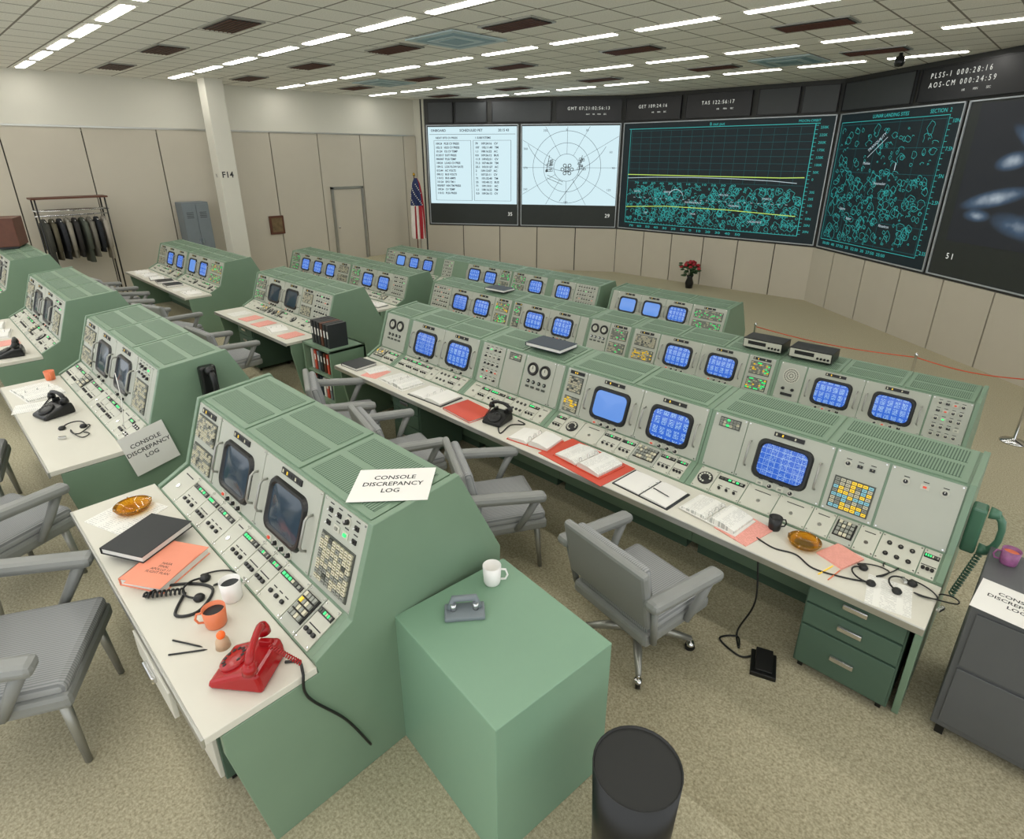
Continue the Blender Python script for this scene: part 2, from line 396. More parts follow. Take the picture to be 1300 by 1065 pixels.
text('70   60   50   40   30   20   10   0   10   20   30   40   50',.09,CYAN,t,(.4,.08,Z+.003),sx=1.75)
text('70   60   50   40   30   20   10   0   10   20   30   40',.08,CYAN,t,(.5,1.345,Z+.003),sx=1.9)
text('B out put',.11,CYAN,t,(2.7,2.89,Z+.003)); text('MOON-ORBIT',.08,CYAN,t,(5.0,2.9,Z+.003))
for x_,y_,s_ in((.9,.5,'DES'),(1.5,1.12,'SABINE'),(2.4,.55,'MASK'),(3.2,1.1,'MOLTKE'),(4.1,.45,'LAGRANGE'),(4.4,1.05,'RHEITA'),(.5,1.1,'SMYTH'),(2.2,.86,'DIAMONDBACK'),(3.5,.83,'TRAILING')):
    text(s_,.07,WHT,t,(x_,y_,Z+.007))
t,w=screen('tall wall screen with cyan lunar landing sites map',PR,AR,.12,3.62)
b=MB(); b.quad(.03,.03,w-.03,SH-.03,Z,PLOTBG); obj('plot_background',b,t)
b=MB()
for k in range(6): b.strip([(.12,.28+k*.5),(w-.32,.28+k*.5)],.007,Z+.002,CYAND)
for k in range(6): b.strip([(.16+k*.6,.25),(.16+k*.6,2.82)],.007,Z+.002,CYAND)
b.strip([(.1,.22),(w-.3,.22),(w-.3,2.84),(.1,2.84)],.013,Z+.003,CYAN,True)
for k in range(26): b.strip([(w-.3,.28+k*.1),(w-.23,.28+k*.1)],.008,Z+.003,CYAN)
obj('plot_grid',b,t)
b=MB(); craters(b,.2,.3,w-.4,1.7,230,.022,.12,CYAN,5,.007); craters(b,.2,1.6,w-.4,2.7,100,.02,.1,CYAN,9,.007); obj('crater_map',b,t)
text('LUNAR LANDING SITES',.10,CYAN,t,(1.1,2.89,Z+.003)); text('SECTION  2',.10,CYAN,t,(2.7,2.89,Z+.003))
for i,s_ in enumerate(('10N','7.5N','5N','2.5N','0','2.5S')): text(s_,.1,CYAN,t,(w-.22,2.7-i*.48,Z+.003))
text('50:00  40  37:50  35  32:30  30  27:50  25:00',.09,CYAN,t,(.2,.1,Z+.003),sx=1.35)
for x_,y_,s_ in((1.1,1.95,'Moltke'),(1.55,1.55,'Triesnecker'),(.6,.95,'Sabine'),(.9,.75,'Ritter'),(2.0,.7,'Rhaeticus')): text(s_,.08,WHT,t,(x_,y_,Z+.007))
o=text('TRANQUILITY',.09,WHT,t,(1.2,2.2,Z+.006)); o.rotation_euler=(0,0,RAD(38))
b=MB(); b.strip([(1.2,2.1),(1.7,2.5)],.010,Z+.005,WHT); b.strip([(2.1,1.85),(2.1,2.0)],.02,Z+.005,WHT); obj('trajectory_line',b,t)
m,nt,bs=newmat('television_picture')
tc=N(nt,'ShaderNodeTexCoord'); acc=None
for (bx,by,sx,sy,rot,st) in((1.65,2.20,.8,.16,-.55,1.0),(1.15,2.05,.35,.16,.2,.9),(2.3,2.75,.35,.3,0,.55),(1.0,1.45,.7,.16,.25,.9),(.75,1.15,.3,.12,0,.7),(2.2,1.2,.8,.35,.3,.45),(1.5,1.05,.5,.2,-.2,.5)):
    mp=N(nt,'ShaderNodeMapping',vector_type='TEXTURE'); mp.inputs['Location'].default_value=(bx,by,.024); mp.inputs['Rotation'].default_value=(0,0,rot); mp.inputs['Scale'].default_value=(sx,sy,1)
    gt=N(nt,'ShaderNodeTexGradient',gradient_type='SPHERICAL'); nt.links.new(tc.outputs['Object'],mp.inputs[0]); nt.links.new(mp.outputs[0],gt.inputs[0])
    v=mth(nt,'MULTIPLY',gt.outputs['Fac'],st); acc=v if acc is None else mth(nt,'ADD',acc,v)
n1=N(nt,'ShaderNodeTexNoise'); n1.inputs['Scale'].default_value=5; nt.links.new(tc.outputs['Object'],n1.inputs['Vector'])
acc=mth(nt,'MULTIPLY',acc,mth(nt,'ADD',n1.outputs['Fac'],.4))
cr=N(nt,'ShaderNodeValToRGB'); e=cr.color_ramp.elements; e[0].position=.0;e[0].color=lin('#1a1e24');e[1].position=.9;e[1].color=lin('#c6d4de')
x=cr.color_ramp.elements.new(.3); x.color=lin('#3f566e')
nt.links.new(acc,cr.inputs[0]); nt.links.new(cr.outputs[0],bs.inputs['Emission Color']); bs.inputs['Emission Strength'].default_value=.75; bs.inputs['Base Color'].default_value=(.01,.01,.012,1)
TVP=m
t,w=screen('large dark wall screen showing a blurred blue television picture',PR,AR,3.70,7.1)
b=MB(); b.quad(.25,.66,w-.05,2.98,Z,TVP); obj('lit_area',b,t)
text('51',.15,DIGIT,t,(.35,.34,Z+.003),chars=1.4)
def disp(p,a,u0,u1,mt,lines=(),sub=None,lab='dark rectangular time display panel above the screens'):
    t=top('display_panel',lab,'display',fpt(p,a,u0,.012,4.50),rot=(RAD(90),0,a)); w=u1-u0; h=.60
    b=MB(); b.box((w/2,h/2,.03),(w,h,.06),mt); obj('display_case',b,t,bevel=.01)
    b=MB()
    for c,d in (((w/2,.01,.065),(w,.02,.02)),((w/2,h-.01,.065),(w,.02,.02)),((.01,h/2,.065),(.02,h,.02)),((w-.01,h/2,.065),(.02,h,.02))): b.box(c,d,DISP)
    obj('display_frame',b,t)
    n=len(lines)
    for i,s_ in enumerate(lines):
        text(s_,.13 if n>1 else .125,DIGIT,t,(w/2 if n<2 else .25,(.40-.16*i) if n>1 else .32,.064),align='CENTER' if n<2 else 'LEFT',chars=1.6 if n>1 else 1.35,name='digit_row',sx=.9)
    if sub: text(sub,.055,DIGIT,t,(w*.62 if n<2 else 1.05,.12 if n>1 else .18,.064),align='CENTER' if n<2 else 'LEFT')
disp(PL,AL,.2,1.02,DISPG); disp(PL,AL,1.10,2.12,DISPG); disp(PL,AL,2.28,4.13,DISPG)
disp(PL,AL,4.28,6.24,DISP,['GMT 07:21:02:56:13'],'DAY     HR     MIN     SEC','black clock display reading greenwich time')
disp(PC,AC,.08,1.86,DISP,['GET 109:24:16'],'HR       MIN      SEC','black clock display reading elapsed time')
disp(PC,AC,2.0,3.82,DISP,['TAS 122:56:17'],'HR       MIN      SEC','black clock display with white digits')
disp(PC,AC,3.98,4.98,DISPG); disp(PC,AC,5.06,5.86,DISPG)
disp(PR,AR,.12,2.28,DISPG); disp(PR,AR,2.42,5.0,DISP,['PLSS-1 000:28:16','AOS-CM 000:24:59'],'HR           MIN           SEC','black two-row clock display with white digits')
disp(PR,AR,5.1,7.2,DISPG)
# ------------------------------------------------------------ ceiling fittings
b=MB(); b.box((0,0,0),(1.24,.22,.02),WALL); b.box((0,0,-.008),(1.18,.14,.02),LIGHT)
lm=b.mesh('ceiling_light')
for yy in(-1.2,0.1,2.6,5.3,8.0,10.8,13.4):
    for k in range(12):
        xx=-15.6+k*1.56+(.3 if int(yy)%2 else 0)
        if yy>13 and (xx<-13.8 or xx>-1.6): continue
        if xx>3: continue
        if math.hypot(xx,yy)<.6: continue
        single('ceiling_light',lm,'long narrow recessed fluorescent ceiling light','light',(xx,yy,CEILZ-.005),group='ceiling lights')
b=MB(); b.box((0,0,-.0),(1.0,.5,.02),ALU); b.box((0,0,-.008),(.92,.42,.02),VENTD)
for k in range(7): b.box((0,-.18+k*.06,-.02),(.9,.010,.012),WOOD)
vm=b.mesh('ceiling_vent')
for yy in(1.1,3.9,6.55,9.35,12.3):
    for xx in(-14.7,-11.85,-9.05,-6.25,-3.35,-.6):
        single('ceiling_vent',vm,'dark brown rectangular ceiling air vent','vent',(xx,yy,CEILZ-.01),group='ceiling vents')
DB=[mat('diffuser_blue','#b4c6c8',.5),mat('diffuser_blue_dark','#7d9aa4',.5)]
b=MB()
for k in range(4):
    s_=1.1-k*.24; b.box((0,0,-.01-k*.006),(s_,s_,.02),DB[k%2])
dm=b.mesh('ceiling_diffuser')
for xx,yy in((-7.65,6.7),(-4.8,12.4),(-13.2,9.2)):
    single('ceiling_diffuser',dm,'square stepped blue-grey air diffuser in ceiling','vent',(xx,yy,CEILZ-.01),group='ceiling diffusers')
b=MB(); b.lathe([(0.001,-.22),(.06,-.21),(.085,-.15),(.07,-.07),(.03,-.04),(.03,0)],BLACK,16)
single('ceiling_camera',b,'small black dome camera hanging from ceiling','camera',(-3.1,12.9,CEILZ))
# ------------------------------------------------------------ console
P1=(.63,.85);P2=(.77,1.25);P3=(1.22,1.29)
PLN={'F':(P1,math.atan2(P2[1]-P1[1],P2[0]-P1[0])),'S':((.44,.757),math.atan2(P1[1]-.757,P1[0]-.44)),'T':(P2,math.atan2(P3[1]-P2[1],P3[0]-P2[0]))}
FL=math.hypot(P2[0]-P1[0],P2[1]-P1[1])
def plpt(plane,v,off=0):
    (oy,oz),a=PLN[plane]; return oy+v*math.cos(a)-off*math.sin(a),oz+v*math.sin(a)+off*math.cos(a),a
def pl(me,name,par,plane,u,v,off=0,label=None,bevel=0):
    y,z,a=plpt(plane,v,off)
    return obj(name,me,par,(u,y,z),(a,0,0),bevel,label)
CA={}
def cached(k,fn):
    if k not in CA: CA[k]=fn()
    return CA[k]
def m_plate(w,h):
    def f():
        b=MB(); b.box((0,0,.003),(w-.006,h-.006,.006),FACE)
        for sx in(-1,1):
            for sy in(-1,1): b.cyl((sx*(w/2-.016),sy*(h/2-.014),.006),(sx*(w/2-.016),sy*(h/2-.014),.009),.005,CHROME,8)
        return b.mesh('control_panel')
    return cached(('plate',round(w,3),round(h,3)),f)
def m_bezel():
    def f():
        b=MB(); o=rrect(.375,.285,.055); i=rrect(.305,.22,.045); n=len(o)
        vs=[(x,y,.006) for x,y in o]+[(x,y,.022) for x,y in rrect(.355,.267,.05)]+[(x,y,.022) for x,y in rrect(.328,.24,.05)]+[(x,y,.010) for x,y in i]
        fs=[]
        for r in range(3):
            for k in range(n): fs.append((r*n+k,r*n+(k+1)%n,(r+1)*n+(k+1)%n,(r+1)*n+k))
        b.add(vs,fs,BLACK,False); return b.mesh('bezel')
    return cached('bezel',f)
def m_glass(mt):
    def f():
        b=MB(); vs=[];n=0
        for fr in(1.0,.7,.35):
            p=rrect(.315*fr,.23*fr,.045*fr); n=len(p); vs+=[(x,y,.011+.010*(1-fr*fr)) for x,y in p]
        vs.append((0,0,.021)); fs=[]
        for r in range(2):
            for k in range(n): fs.append((r*n+k,r*n+(k+1)%n,(r+1)*n+(k+1)%n,(r+1)*n+k))
        for k in range(n): fs.append((2*n+k,2*n+(k+1)%n,3*n))
        b.add(vs,fs,mt,True); return b.mesh('monitor_glass')
    return cached(('glass',mt.name),f)
def m_handle():
    def f():
        b=MB(); b.tube([(0,-.09,.005),(0,-.085,.03),(0,-.065,.042),(0,.065,.042),(0,.085,.03),(0,.09,.005)],.007,8,ALU); return b.mesh('handle')
    return cached('handle',f)
PAL={'yellow':[B_YEL]*3+[B_CREAM]*6+[B_GREY]*5,'green':[B_GRN]*2+[B_CREAM]*5+[B_GREY]*7+[B_YEL],'cream':[B_CREAM]*8+[B_GREY]*3+[B_DARK],'mix':[B_YEL]*5+[B_CY]*5+[B_CREAM]*5+[B_GREY]*2,'grey':[B_GREY]*7+[B_CREAM]*4+[B_GRN]}
def m_btn(nx,ny,pal,seed,p=.032,q=.026):
    def f():
        rr=random.Random(seed); b=MB(); b.box((0,0,.008),(nx*p+.012,ny*q+.012,.006),B_DARK)
        for i in range(nx):
            for j in range(ny):
                mt=rr.choice(PAL[pal]); x=(i-(nx-1)/2)*p; y=(j-(ny-1)/2)*q
                b.box((x,y,.015),(p*.80,q*.74,.010),mt)
                b.box((x,y,.0203),(p*.5,q*.14,.0006),INKB)
        return b.mesh('button_panel')
    return cached(('btn',nx,ny,pal,seed,p,q),f)
def m_knobs(nx,ny,seed,px=.07,py=.07):
    def f():
        rr=random.Random(seed); b=MB()
        for i in range(nx):
            for j in range(ny):
                x=(i-(nx-1)/2)*px; y=(j-(ny-1)/2)*py; k=rr.random()
                b.box((x,y+.029,.0068),(.03,.005,.001),INKB)
                if k<.45:
                    b.cyl((x,y,.006),(x,y,.009),.022,FACE2,16); b.cyl((x,y,.009),(x,y,.028),.013,BLACK,14,.010); b.box((x,y+.006,.029),(.003,.01,.002),WCUP)
                elif k<.75:
                    b.box((x,y,.009),(.03,.02,.006),BLACK); b.cyl((x,y,.012),(x+.004,y+.006,.03),.003,CHROME,8)
                else:
                    b.box((x,y,.008),(.045,.03,.005),FACE2); b.box((x,y,.014),(.018,.012,.008),rr.choice([B_RED,B_GRN,B_DARK,B_GREY]))
        return b.mesh('knob_group')
    return cached(('knob',nx,ny,seed,px,py),f)
def m_gauge():
    def f():
        b=MB()
        for x in(-.075,.075):
            b.lathe([(.0001,.014),(.045,.014),(.052,.02),(.062,.018),(.064,.006)],BLACK,24,(x,0,0)); b.cyl((x,0,.014),(x,0,.016),.036,FACE2,20); b.box((x,.012,.018),(.004,.03,.003),INKB)
        for x in(-.1,-.035,.035,.1):
            b.cyl((x,-.12,.006),(x,-.12,.014),.018,BLACK,14); b.cyl((x,-.12,.014),(x,-.12,.024),.009,CHROME,12)
            b.box((x,-.17,.01),(.04,.02,.008),B_DARK)
        return b.mesh('gauge_group')
    return cached('gauge',f)
def m_speaker():
    def f():
        b=MB(); b.cyl((0,.07,.006),(0,.07,.012),.085,FACE2,28)
        for r in(.02,.045,.068):
            n=int(r*400)
            for k in range(n):
                a=2*math.pi*k/n; b.cyl((r*math.cos(a),.07+r*math.sin(a),.012),(r*math.cos(a),.07+r*math.sin(a),.013),.006,DARK,6)
        for x in(-.05,.05): b.cyl((x,-.08,.006),(x,-.08,.03),.018,BLACK,14,.014)
        b.box((0,-.14,.012),(.12,.03,.01),BLACK)
        return b.mesh('speaker')
    return cached('speaker',f)
def m_window(w):
    def f():
        b=MB(); b.box((0,0,.009),(w,.03,.008),BLACK)
        n=int(w/.022)
        for k in range(n): b.box(((k-(n-1)/2)*.021,0,.0135),(.010,.016,.002),R.choice([DARK,DARK,B_CREAM,B_YEL]))
        return b.mesh('indicator_window')
    return cached(('win',round(w,2)),f)
def m_shelf(kind,w,seed):
    def f():
        rr=random.Random(seed); b=MB(); b.box((0,0,.003),(w-.006,.195,.006),FACE2 if kind!='keys' else FACE)
        if kind=='keys':
            b.box((0,.01,.009),(w*.8,.12,.008),DARK)
            nx=max(2,int(w*.8/.024))
            for i in range(nx):
                for j in range(4): b.box(((i-(nx-1)/2)*.024,.055-j*.03,.018),(.018,.022,.012),rr.choice([B_CREAM,B_GREY,B_GREY,B_YEL if rr.random()<.1 else B_CREAM]))
        elif kind=='jacks':
            for i in range(3):
                for j in range(2):
                    x=(i-1)*w*.27;y=-.04+j*.08
                    b.cyl((x,y,.006),(x,y,.012),.014,BLACK,14); b.cyl((x,y,.012),(x,y,.014),.006,CHROME,10)
        elif kind=='dial':
            b.lathe([(.055,.006),(.055,.014),(.05,.018),(.02,.018),(.0001,.02)],BLACK,24)
            for k in range(10):
                a=2*math.pi*k/12; b.cyl((.037*math.cos(a),.037*math.sin(a),.018),(.037*math.cos(a),.037*math.sin(a),.0195),.008,FACE2,8)
        elif kind=='lamps':
            b.box((0,.05,.009),(w*.85,.026,.008),BLACK)
            for k in range(6): b.box(((k-2.5)*w*.13,.05,.014),(w*.085,.014,.004),rr.choice([B_GRN,B_DARK,B_CREAM,B_GREY,B_DARK,B_GREY]))
            for k in range(3):
                b.cyl(((k-1)*w*.25,-.04,.006),((k-1)*w*.25,-.04,.02),.01,BLACK,10); b.box(((k-1)*w*.25,-.015,.0065),(.03,.005,.001),INKB)
        else:
            b.box((0,.06,.0065),(w*.5,.006,.001),INKB); b.cyl((0,-.02,.006),(0,-.02,.012),.012,CHROME,12)
        for sx in(-1,1):
            for sy in(-1,1): b.cyl((sx*(w/2-.013),sy*.085,.006),(sx*(w/2-.013),sy*.085,.009),.004,CHROME,6)
        return b.mesh('shelf_module')
    return cached(('shelf',kind,round(w,2),seed),f)
PROFILE=[(.70,.10),(.70,.60),(.46,.69),(.44,.70),(.44,.757),P1,P2,P3,(1.47,.77),(1.47,.10)]
def console(x0,W,yf,zf,mods,glass,ends='LR',seed=1,label=None):
    rr=random.Random(seed)
    t=top('control_console',label or 'sage green control console with grey instrument face and monitors','console',(x0,yf,zf))
    e0=.035 if 'L' in ends else .002; e1=.035 if 'R' in ends else .002
    b=MB(); b.prism(PROFILE,e0,W-e1,GREEN); b.box((W/2,1.08,.05),(W-.1,.70,.10),GREEND); obj('body',b,t)
    EP=[(.16,.0),(.06,.60),(.06,.712),(.445,.712),(.435,.772),(P1[0]-.015,P1[1]+.015),(P2[0]-.012,P2[1]+.015),(P3[0]+.005,P3[1]+.015),(1.485,.775),(1.485,.0)]
    for s_,xa,xb in(('L',0,.035),('R',W-.035,W)):
        if s_ in ends:
            b=MB(); b.prism(EP,xa,xb,GREEN); obj('end_panel',b,t,bevel=.004)
    n=max(1,round(W/.68)); ww=(W-.08)/n
    for k in range(n):
        def f():
            b=MB(); b.box((0,0,.004),(ww-.02,.43,.008),GREEN)
            for yy in(-.1,.1): b.box((0,yy,.009),(ww-.09,.155,.004),GRILLE)
            return b.mesh('vent_cover')
        pl(cached(('vent',round(ww,3)),f),'vent_cover',t,'T',.04+ww*(k+.5),.227)
    mid=FL/2
    for (u0,u1,ty) in mods:
        c=(u0+u1)/2; w=u1-u0
        pl(m_plate(w,FL-.012),'control_panel',t,'F',c,mid)
        if ty=='mon':
            mo=bpy.data.objects.new('monitor',None); COL.objects.link(mo); mo.parent=t
            y,z,a=plpt('F',.195); mo.location=(c,y,z); mo.rotation_euler=(a,0,0)
            obj('bezel',m_bezel(),mo)
            g=glass if not isinstance(glass,list) else rr.choice(glass)
            obj('monitor_glass',m_glass(g),mo)
            hw=min(w/2-.03,.235)
            for s_ in(-1,1): pl(m_handle(),'handle',t,'F',c+s_*hw,.195)
            pl(m_window(.2),'indicator_window',t,'F',c,.385)
            pl(m_knobs(4,1,seed%3,px=.07),'knob_group',t,'F',c,.022)
        elif ty.startswith('btn'):
            pal=ty[4:] or 'cream'; nx=max(2,int((w-.05)/.026))
            pl(m_btn(nx,6,pal,seed,p=.024,q=.021),'button_panel',t,'F',c,.10); pl(m_btn(nx,7,'cream' if pal=='yellow' else pal,seed+1,p=.024,q=.019),'button_panel',t,'F',c,.28)
            pl(m_window(min(.2,w*.7)),'indicator_window',t,'F',c,.385)
        elif ty=='big':
            pl(m_btn(7,8,'mix',seed,p=.032,q=.025),'button_panel',t,'F',c,.14); pl(m_knobs(3,1,seed),'knob_group',t,'F',c,.34)
        elif ty=='knob': pl(m_knobs(max(2,int(w/.07)),5,seed,px=.06,py=.075),'knob_group',t,'F',c,mid)
        elif ty=='knobbtn':
            pl(m_knobs(max(2,int(w/.08)),2,seed,py=.06),'knob_group',t,'F',c,.34); pl(m_btn(max(3,int((w-.06)/.034)),9,'cream',seed,q=.024),'button_panel',t,'F',c,.15)
        elif ty=='gauge': pl(m_gauge(),'gauge_group',t,'F',c,.30)
        elif ty=='speaker': pl(m_speaker(),'speaker',t,'F',c,mid)
        elif ty=='blank': pl(m_btn(max(3,int((w-.08)/.026)),3,'grey',seed+1,p=.024,q=.02),'button_panel',t,'F',c,.36)
        elif ty=='plain': pl(m_knobs(3,1,seed+4,px=.1),'knob_group',t,'F',c,.34)
    u=.045; k=0
    while u<W-.10:
        w=rr.choice([.12,.14,.18,.22]); w=min(w,W-.045-u)
        if w<.06: break
        pl(m_shelf(rr.choice(['keys','jacks','lamps','plate','lamps','keys','dial','lamps','plate']) if w>.13 else rr.choice(['lamps','plate','lamps']),w,k%3),'shelf_module',t,'S',u+w/2,.104)
        u+=w;k+=1
    return t
def worktop(x0,x1,yf,zf,lab='long cream laminate worktop with metal edge along the consoles'):
    b=MB(); b.box(((x1-x0)/2,.222,.732),(x1-x0,.434,.034),TOPW); b.box(((x1-x0)/2,.0,.728),(x1-x0,.012,.044),TRIM)
    return single('worktop',b,lab,'desk',(x0,yf,zf),bevel=.003)
def pedestal(x0,x1,yf,zf,front=GREEND,openy=0,label='green steel drawer pedestal under the worktop'):
    t=top('drawer_pedestal',label,'drawers',(x0,yf,zf)); w=x1-x0
    b=MB(); b.box((w/2,.39,.365),(w,.56,.63),GREEND)
    for sx in(.04,w-.04):
        for yy in(.15,.6): b.box((sx,yy,.025),(.03,.03,.05),BLACK)
    obj('body',b,t,bevel=.004)
    for i,(z0,z1) in enumerate(((.53,.67),(.37,.515),(.07,.355))):
        dy=-openy if i==0 else 0
        b=MB(); b.box((w/2,.10,(z0+z1)/2),(w-.02,.02,z1-z0),front)
        if dy: b.box((w/2,.10+openy/2+.02,(z0+z1)/2-.01),(w-.06,openy+.04,z1-z0-.04),front)
        d=obj('drawer',b,t,(0,dy,0),bevel=.003)
        b=MB(); b.box((w/2,.08,(z0+z1)/2+.01),(.13,.022,.035),CHROME); obj('handle',b,d,bevel=.006)
    return t
Y4=.28;Y3=3.14;Y2=5.70;Y1=8.17
std=[(.04,.46,'btn_cream'),(.47,1.05,'mon'),(1.05,1.63,'mon'),(1.64,1.99,'knobbtn')]
console(-3.74,1.95,Y4,Z4,[(.04,.38,'btn_cream'),(.39,.97,'mon'),(.97,1.55,'mon'),(1.56,1.91,'knobbtn')],MONOFF,seed=11,label='sage green control console with two dark monitors and sloped side panel')
console(-6.60,2.14,Y4,Z4,std+[(1.99,2.10,'none')],MONOFF,seed=12,label='sage green control console with dark monitors, black handset on its side')
console(-9.55,2.14,Y4,Z4,std+[(1.99,2.10,'none')],MONOFF,seed=13)
console(-13.2,2.2,Y4,Z4,std+[(1.99,2.16,'none')],MONOFF,seed=14,label='sage green control console with a brown television on top')
for a,c in((-3.82,-1.79),(-6.6,-4.46),(-9.55,-7.41),(-13.2,-11.0)): worktop(a,c,Y4,Z4,'cream laminate console worktop with metal edge')
MB2=[MONBLUE,MONGRID]
lit=[MONBLUE,MONGRID,MONBLUE,MONDIM]
console(-1.68,1.60,Y3,Z3,[(.03,.28,'blank'),(.28,.86,'mon'),(.87,1.17,'big'),(1.18,1.56,'plain')],MONGRID,'R',21,'sage green console with one lit blue monitor and yellow lamps')
console(-3.07,1.39,Y3,Z3,[(.02,.24,'btn_yellow'),(.24,.81,'mon'),(.81,1.37,'mon')],[MONBLUE,MONDIM],'',23,'sage green console with two lit blue monitors and yellow lamps')
console(-4.19,1.12,Y3,Z3,[(.03,.35,'knob'),(.36,.62,'blank'),(.63,1.0,'gauge'),(1.0,1.1,'none')],lit,'',22,'sage green console section with round gauges')
console(-5.39,1.20,Y3,Z3,[(.04,.62,'mon'),(.62,1.17,'mon')],MB2,'',24)
console(-5.9,.51,Y3,Z3,[(.04,.48,'gauge')],lit,'L',25,'narrow sage green console section with round gauges')
worktop(-5.9,-.08,Y3,Z3)
console(-9.5,2.4,Y3,Z3,[(.04,.42,'btn_grey'),(.43,.98,'mon'),(.98,1.53,'mon'),(1.54,1.9,'btn_cream'),(1.9,2.35,'knob')],MONOFF,'LR',26); worktop(-9.5,-7.1,Y3,Z3)
console(-12.6,1.8,Y3,Z3,[(.04,.6,'mon'),(.6,1.15,'mon'),(1.16,1.75,'btn_green')],lit,'R',27)
console(-14.3,1.7,Y3,Z3,[(.04,.5,'btn_cream'),(.5,1.06,'mon'),(1.06,1.62,'mon')],lit,'L',28); worktop(-14.3,-10.8,Y3,Z3)
console(-2.1,1.8,Y2,Z2,[(.03,.30,'speaker'),(.31,.87,'mon'),(.87,1.43,'mon'),(1.44,1.76,'knob')],MONBLUE,'R',31)
console(-4.0,1.9,Y2,Z2,[(.03,.41,'btn_yellow'),(.42,.99,'mon'),(.99,1.56,'mon'),(1.57,1.87,'btn_green')],MB2,'',32)
console(-4.7,.7,Y2,Z2,[(.03,.34,'gauge'),(.35,.67,'btn_grey')],lit,'',33,'narrow sage green console section with round gauges')
console(-6.2,1.5,Y2,Z2,[(.03,.22,'btn_grey'),(.22,.77,'mon'),(.77,1.32,'mon'),(1.33,1.47,'none')],lit,'',34)
console(-8.2,2.0,Y2,Z2,[(.04,.53,'knob'),(.54,1.06,'mon'),(1.06,1.6,'mon'),(1.61,1.97,'btn_green')],MB2,'L',35)
worktop(-8.2,-.3,Y2,Z2)
console(-10.9,2.0,Y2,Z2,[(.04,.4,'btn_grey'),(.4,.95,'mon'),(.95,1.5,'mon'),(1.5,1.95,'knob')],lit,'R',36)
console(-13.5,2.6,Y2,Z2,[(.04,.45,'btn_grey'),(.45,1.0,'mon'),(1.0,1.55,'mon'),(1.55,2.1,'mon'),(2.1,2.56,'btn_cream')],lit,'L',37)
worktop(-13.5,-8.9,Y2,Z2)
console(-6.05,2.27,Y1,Z1,[(.04,.15,'none'),(.15,.65,'mon'),(.65,1.14,'mon'),(1.14,1.63,'mon'),(1.64,2.23,'btn_grey')],[MONBLUE,MONDIM],'LR',41)
console(-8.6,2.3,Y1,Z1,[(.04,.44,'btn_grey'),(.44,.99,'mon'),(1.17,1.72,'mon'),(1.73,2.25,'knob')],MB2,'R',42)
console(-10.9,2.3,Y1,Z1,[(.04,.4,'knob'),(.9,1.42,'mon'),(1.42,1.94,'mon'),(1.95,2.28,'btn_grey')],MONBLUE,'',43)
console(-13.2,2.3,Y1,Z1,[(.04,.4,'knob'),(.4,.95,'mon'),(.95,1.5,'mon'),(1.5,2.05,'mon')],lit,'L',44)
worktop(-6.05,-3.78,Y1,Z1); worktop(-13.2,-6.3,Y1,Z1)
pedestal(-.66,-.14,Y3,Z3); pedestal(-4.9,-4.45,Y3,Z3); pedestal(-8.9,-8.4,Y3,Z3)
pedestal(-2.66,-2.16,Y4,Z4,TOPW,.10,'green drawer pedestal with cream drawers, one pulled open')
b=MB(); b.box((0,0,.375),(.73,.63,.75),GREENB); single('pedestal_box',b,'plain pale green rectangular box stand beside the console','box',(-1.40,1.375,Z4),(0,0,RAD(-6)),bevel=.004)
# ------------------------------------------------------------ chairs
CS=1.13
def chair(kind,loc,rz):
    t=top('office_chair' if kind=='swivel' else 'armchair','grey vinyl swivel armchair on chrome castors' if kind=='swivel' else 'grey vinyl armchair with four metal legs','chair',loc,rz,'office chairs',scale=CS)
    b=MB(); b.box((0,.01,.425),(.52,.49,.07),FABRIC); obj('seat',b,t,bevel=.028)
    b=MB(); b.box((0,0,.37),(.55,.52,.075),VINYL); obj('seat_shell',b,t,bevel=.022)
    M=Matrix.Rotation(RAD(12),3,'X')
    b=MB(); b.box((0,-.285,.655),(.58,.05,.37),VINYL,M); obj('back_shell',b,t,bevel=.02)
    b=MB(); b.box((0,-.238,.66),(.50,.065,.32),FABRIC,M); obj('backrest',b,t,bevel=.026)
    for s_ in(-1,1):
        Ma=Matrix.Rotation(RAD(-5),3,'X')
        b=MB(); b.box((s_*.32,-.05,.645),(.09,.55,.06),VINYL,Ma); obj('armrest',b,t,bevel=.025)
        b=MB(); b.tube([(s_*.315,.17,.61),(s_*.31,.11,.50),(s_*.285,.04,.37)],[.028,.025,.02],8,VINYL); obj('arm_support',b,t)
        b=MB(); b.tube([(s_*.315,-.27,.64),(s_*.29,-.22,.37)],.018,8,VINYL); obj('arm_support',b,t)
    if kind=='swivel':
        b=MB(); b.cyl((0,0,.13),(0,0,.36),.028,ALU,16); b.box((0,0,.33),(.2,.2,.02),BLACK); b.cyl((0,0,.09),(0,0,.15),.045,ALU,16); obj('column',b,t)
        for k in range(4):
            a=RAD(45+90*k); c,s2=math.cos(a),math.sin(a)
            b=MB(); b.tube([(.03*c,.03*s2,.13),(.18*c,.18*s2,.115),(.31*c,.31*s2,.085)],[.028,.024,.016],8,ALU); obj('leg',b,t)
            b=MB(); px,py=.31*c,.31*s2; b.cyl((px-.012*s2,py+.012*c,.028),(px+.012*s2,py-.012*c,.028),.028,BLACK,14); b.cyl((px,py,.05),(px,py,.09),.008,CHROME,8); b.lathe([(.0001,.062),(.02,.06),(.024,.04)],CHROME,12,(px,py,0)); obj('caster',b,t)
    else:
        for sx in(-1,1):
            for sy in(-1,1):
                b=MB(); b.tube([(sx*.21,sy*.2,.36),(sx*.235,sy*.225,.0)],[.024,.014],8,ALU); obj('leg',b,t)
    return t
sw=chair('swivel',(-1.47,2.70,Z3),RAD(-10)); ac=chair('armchair',(-2.80,2.76,Z3),RAD(-30))
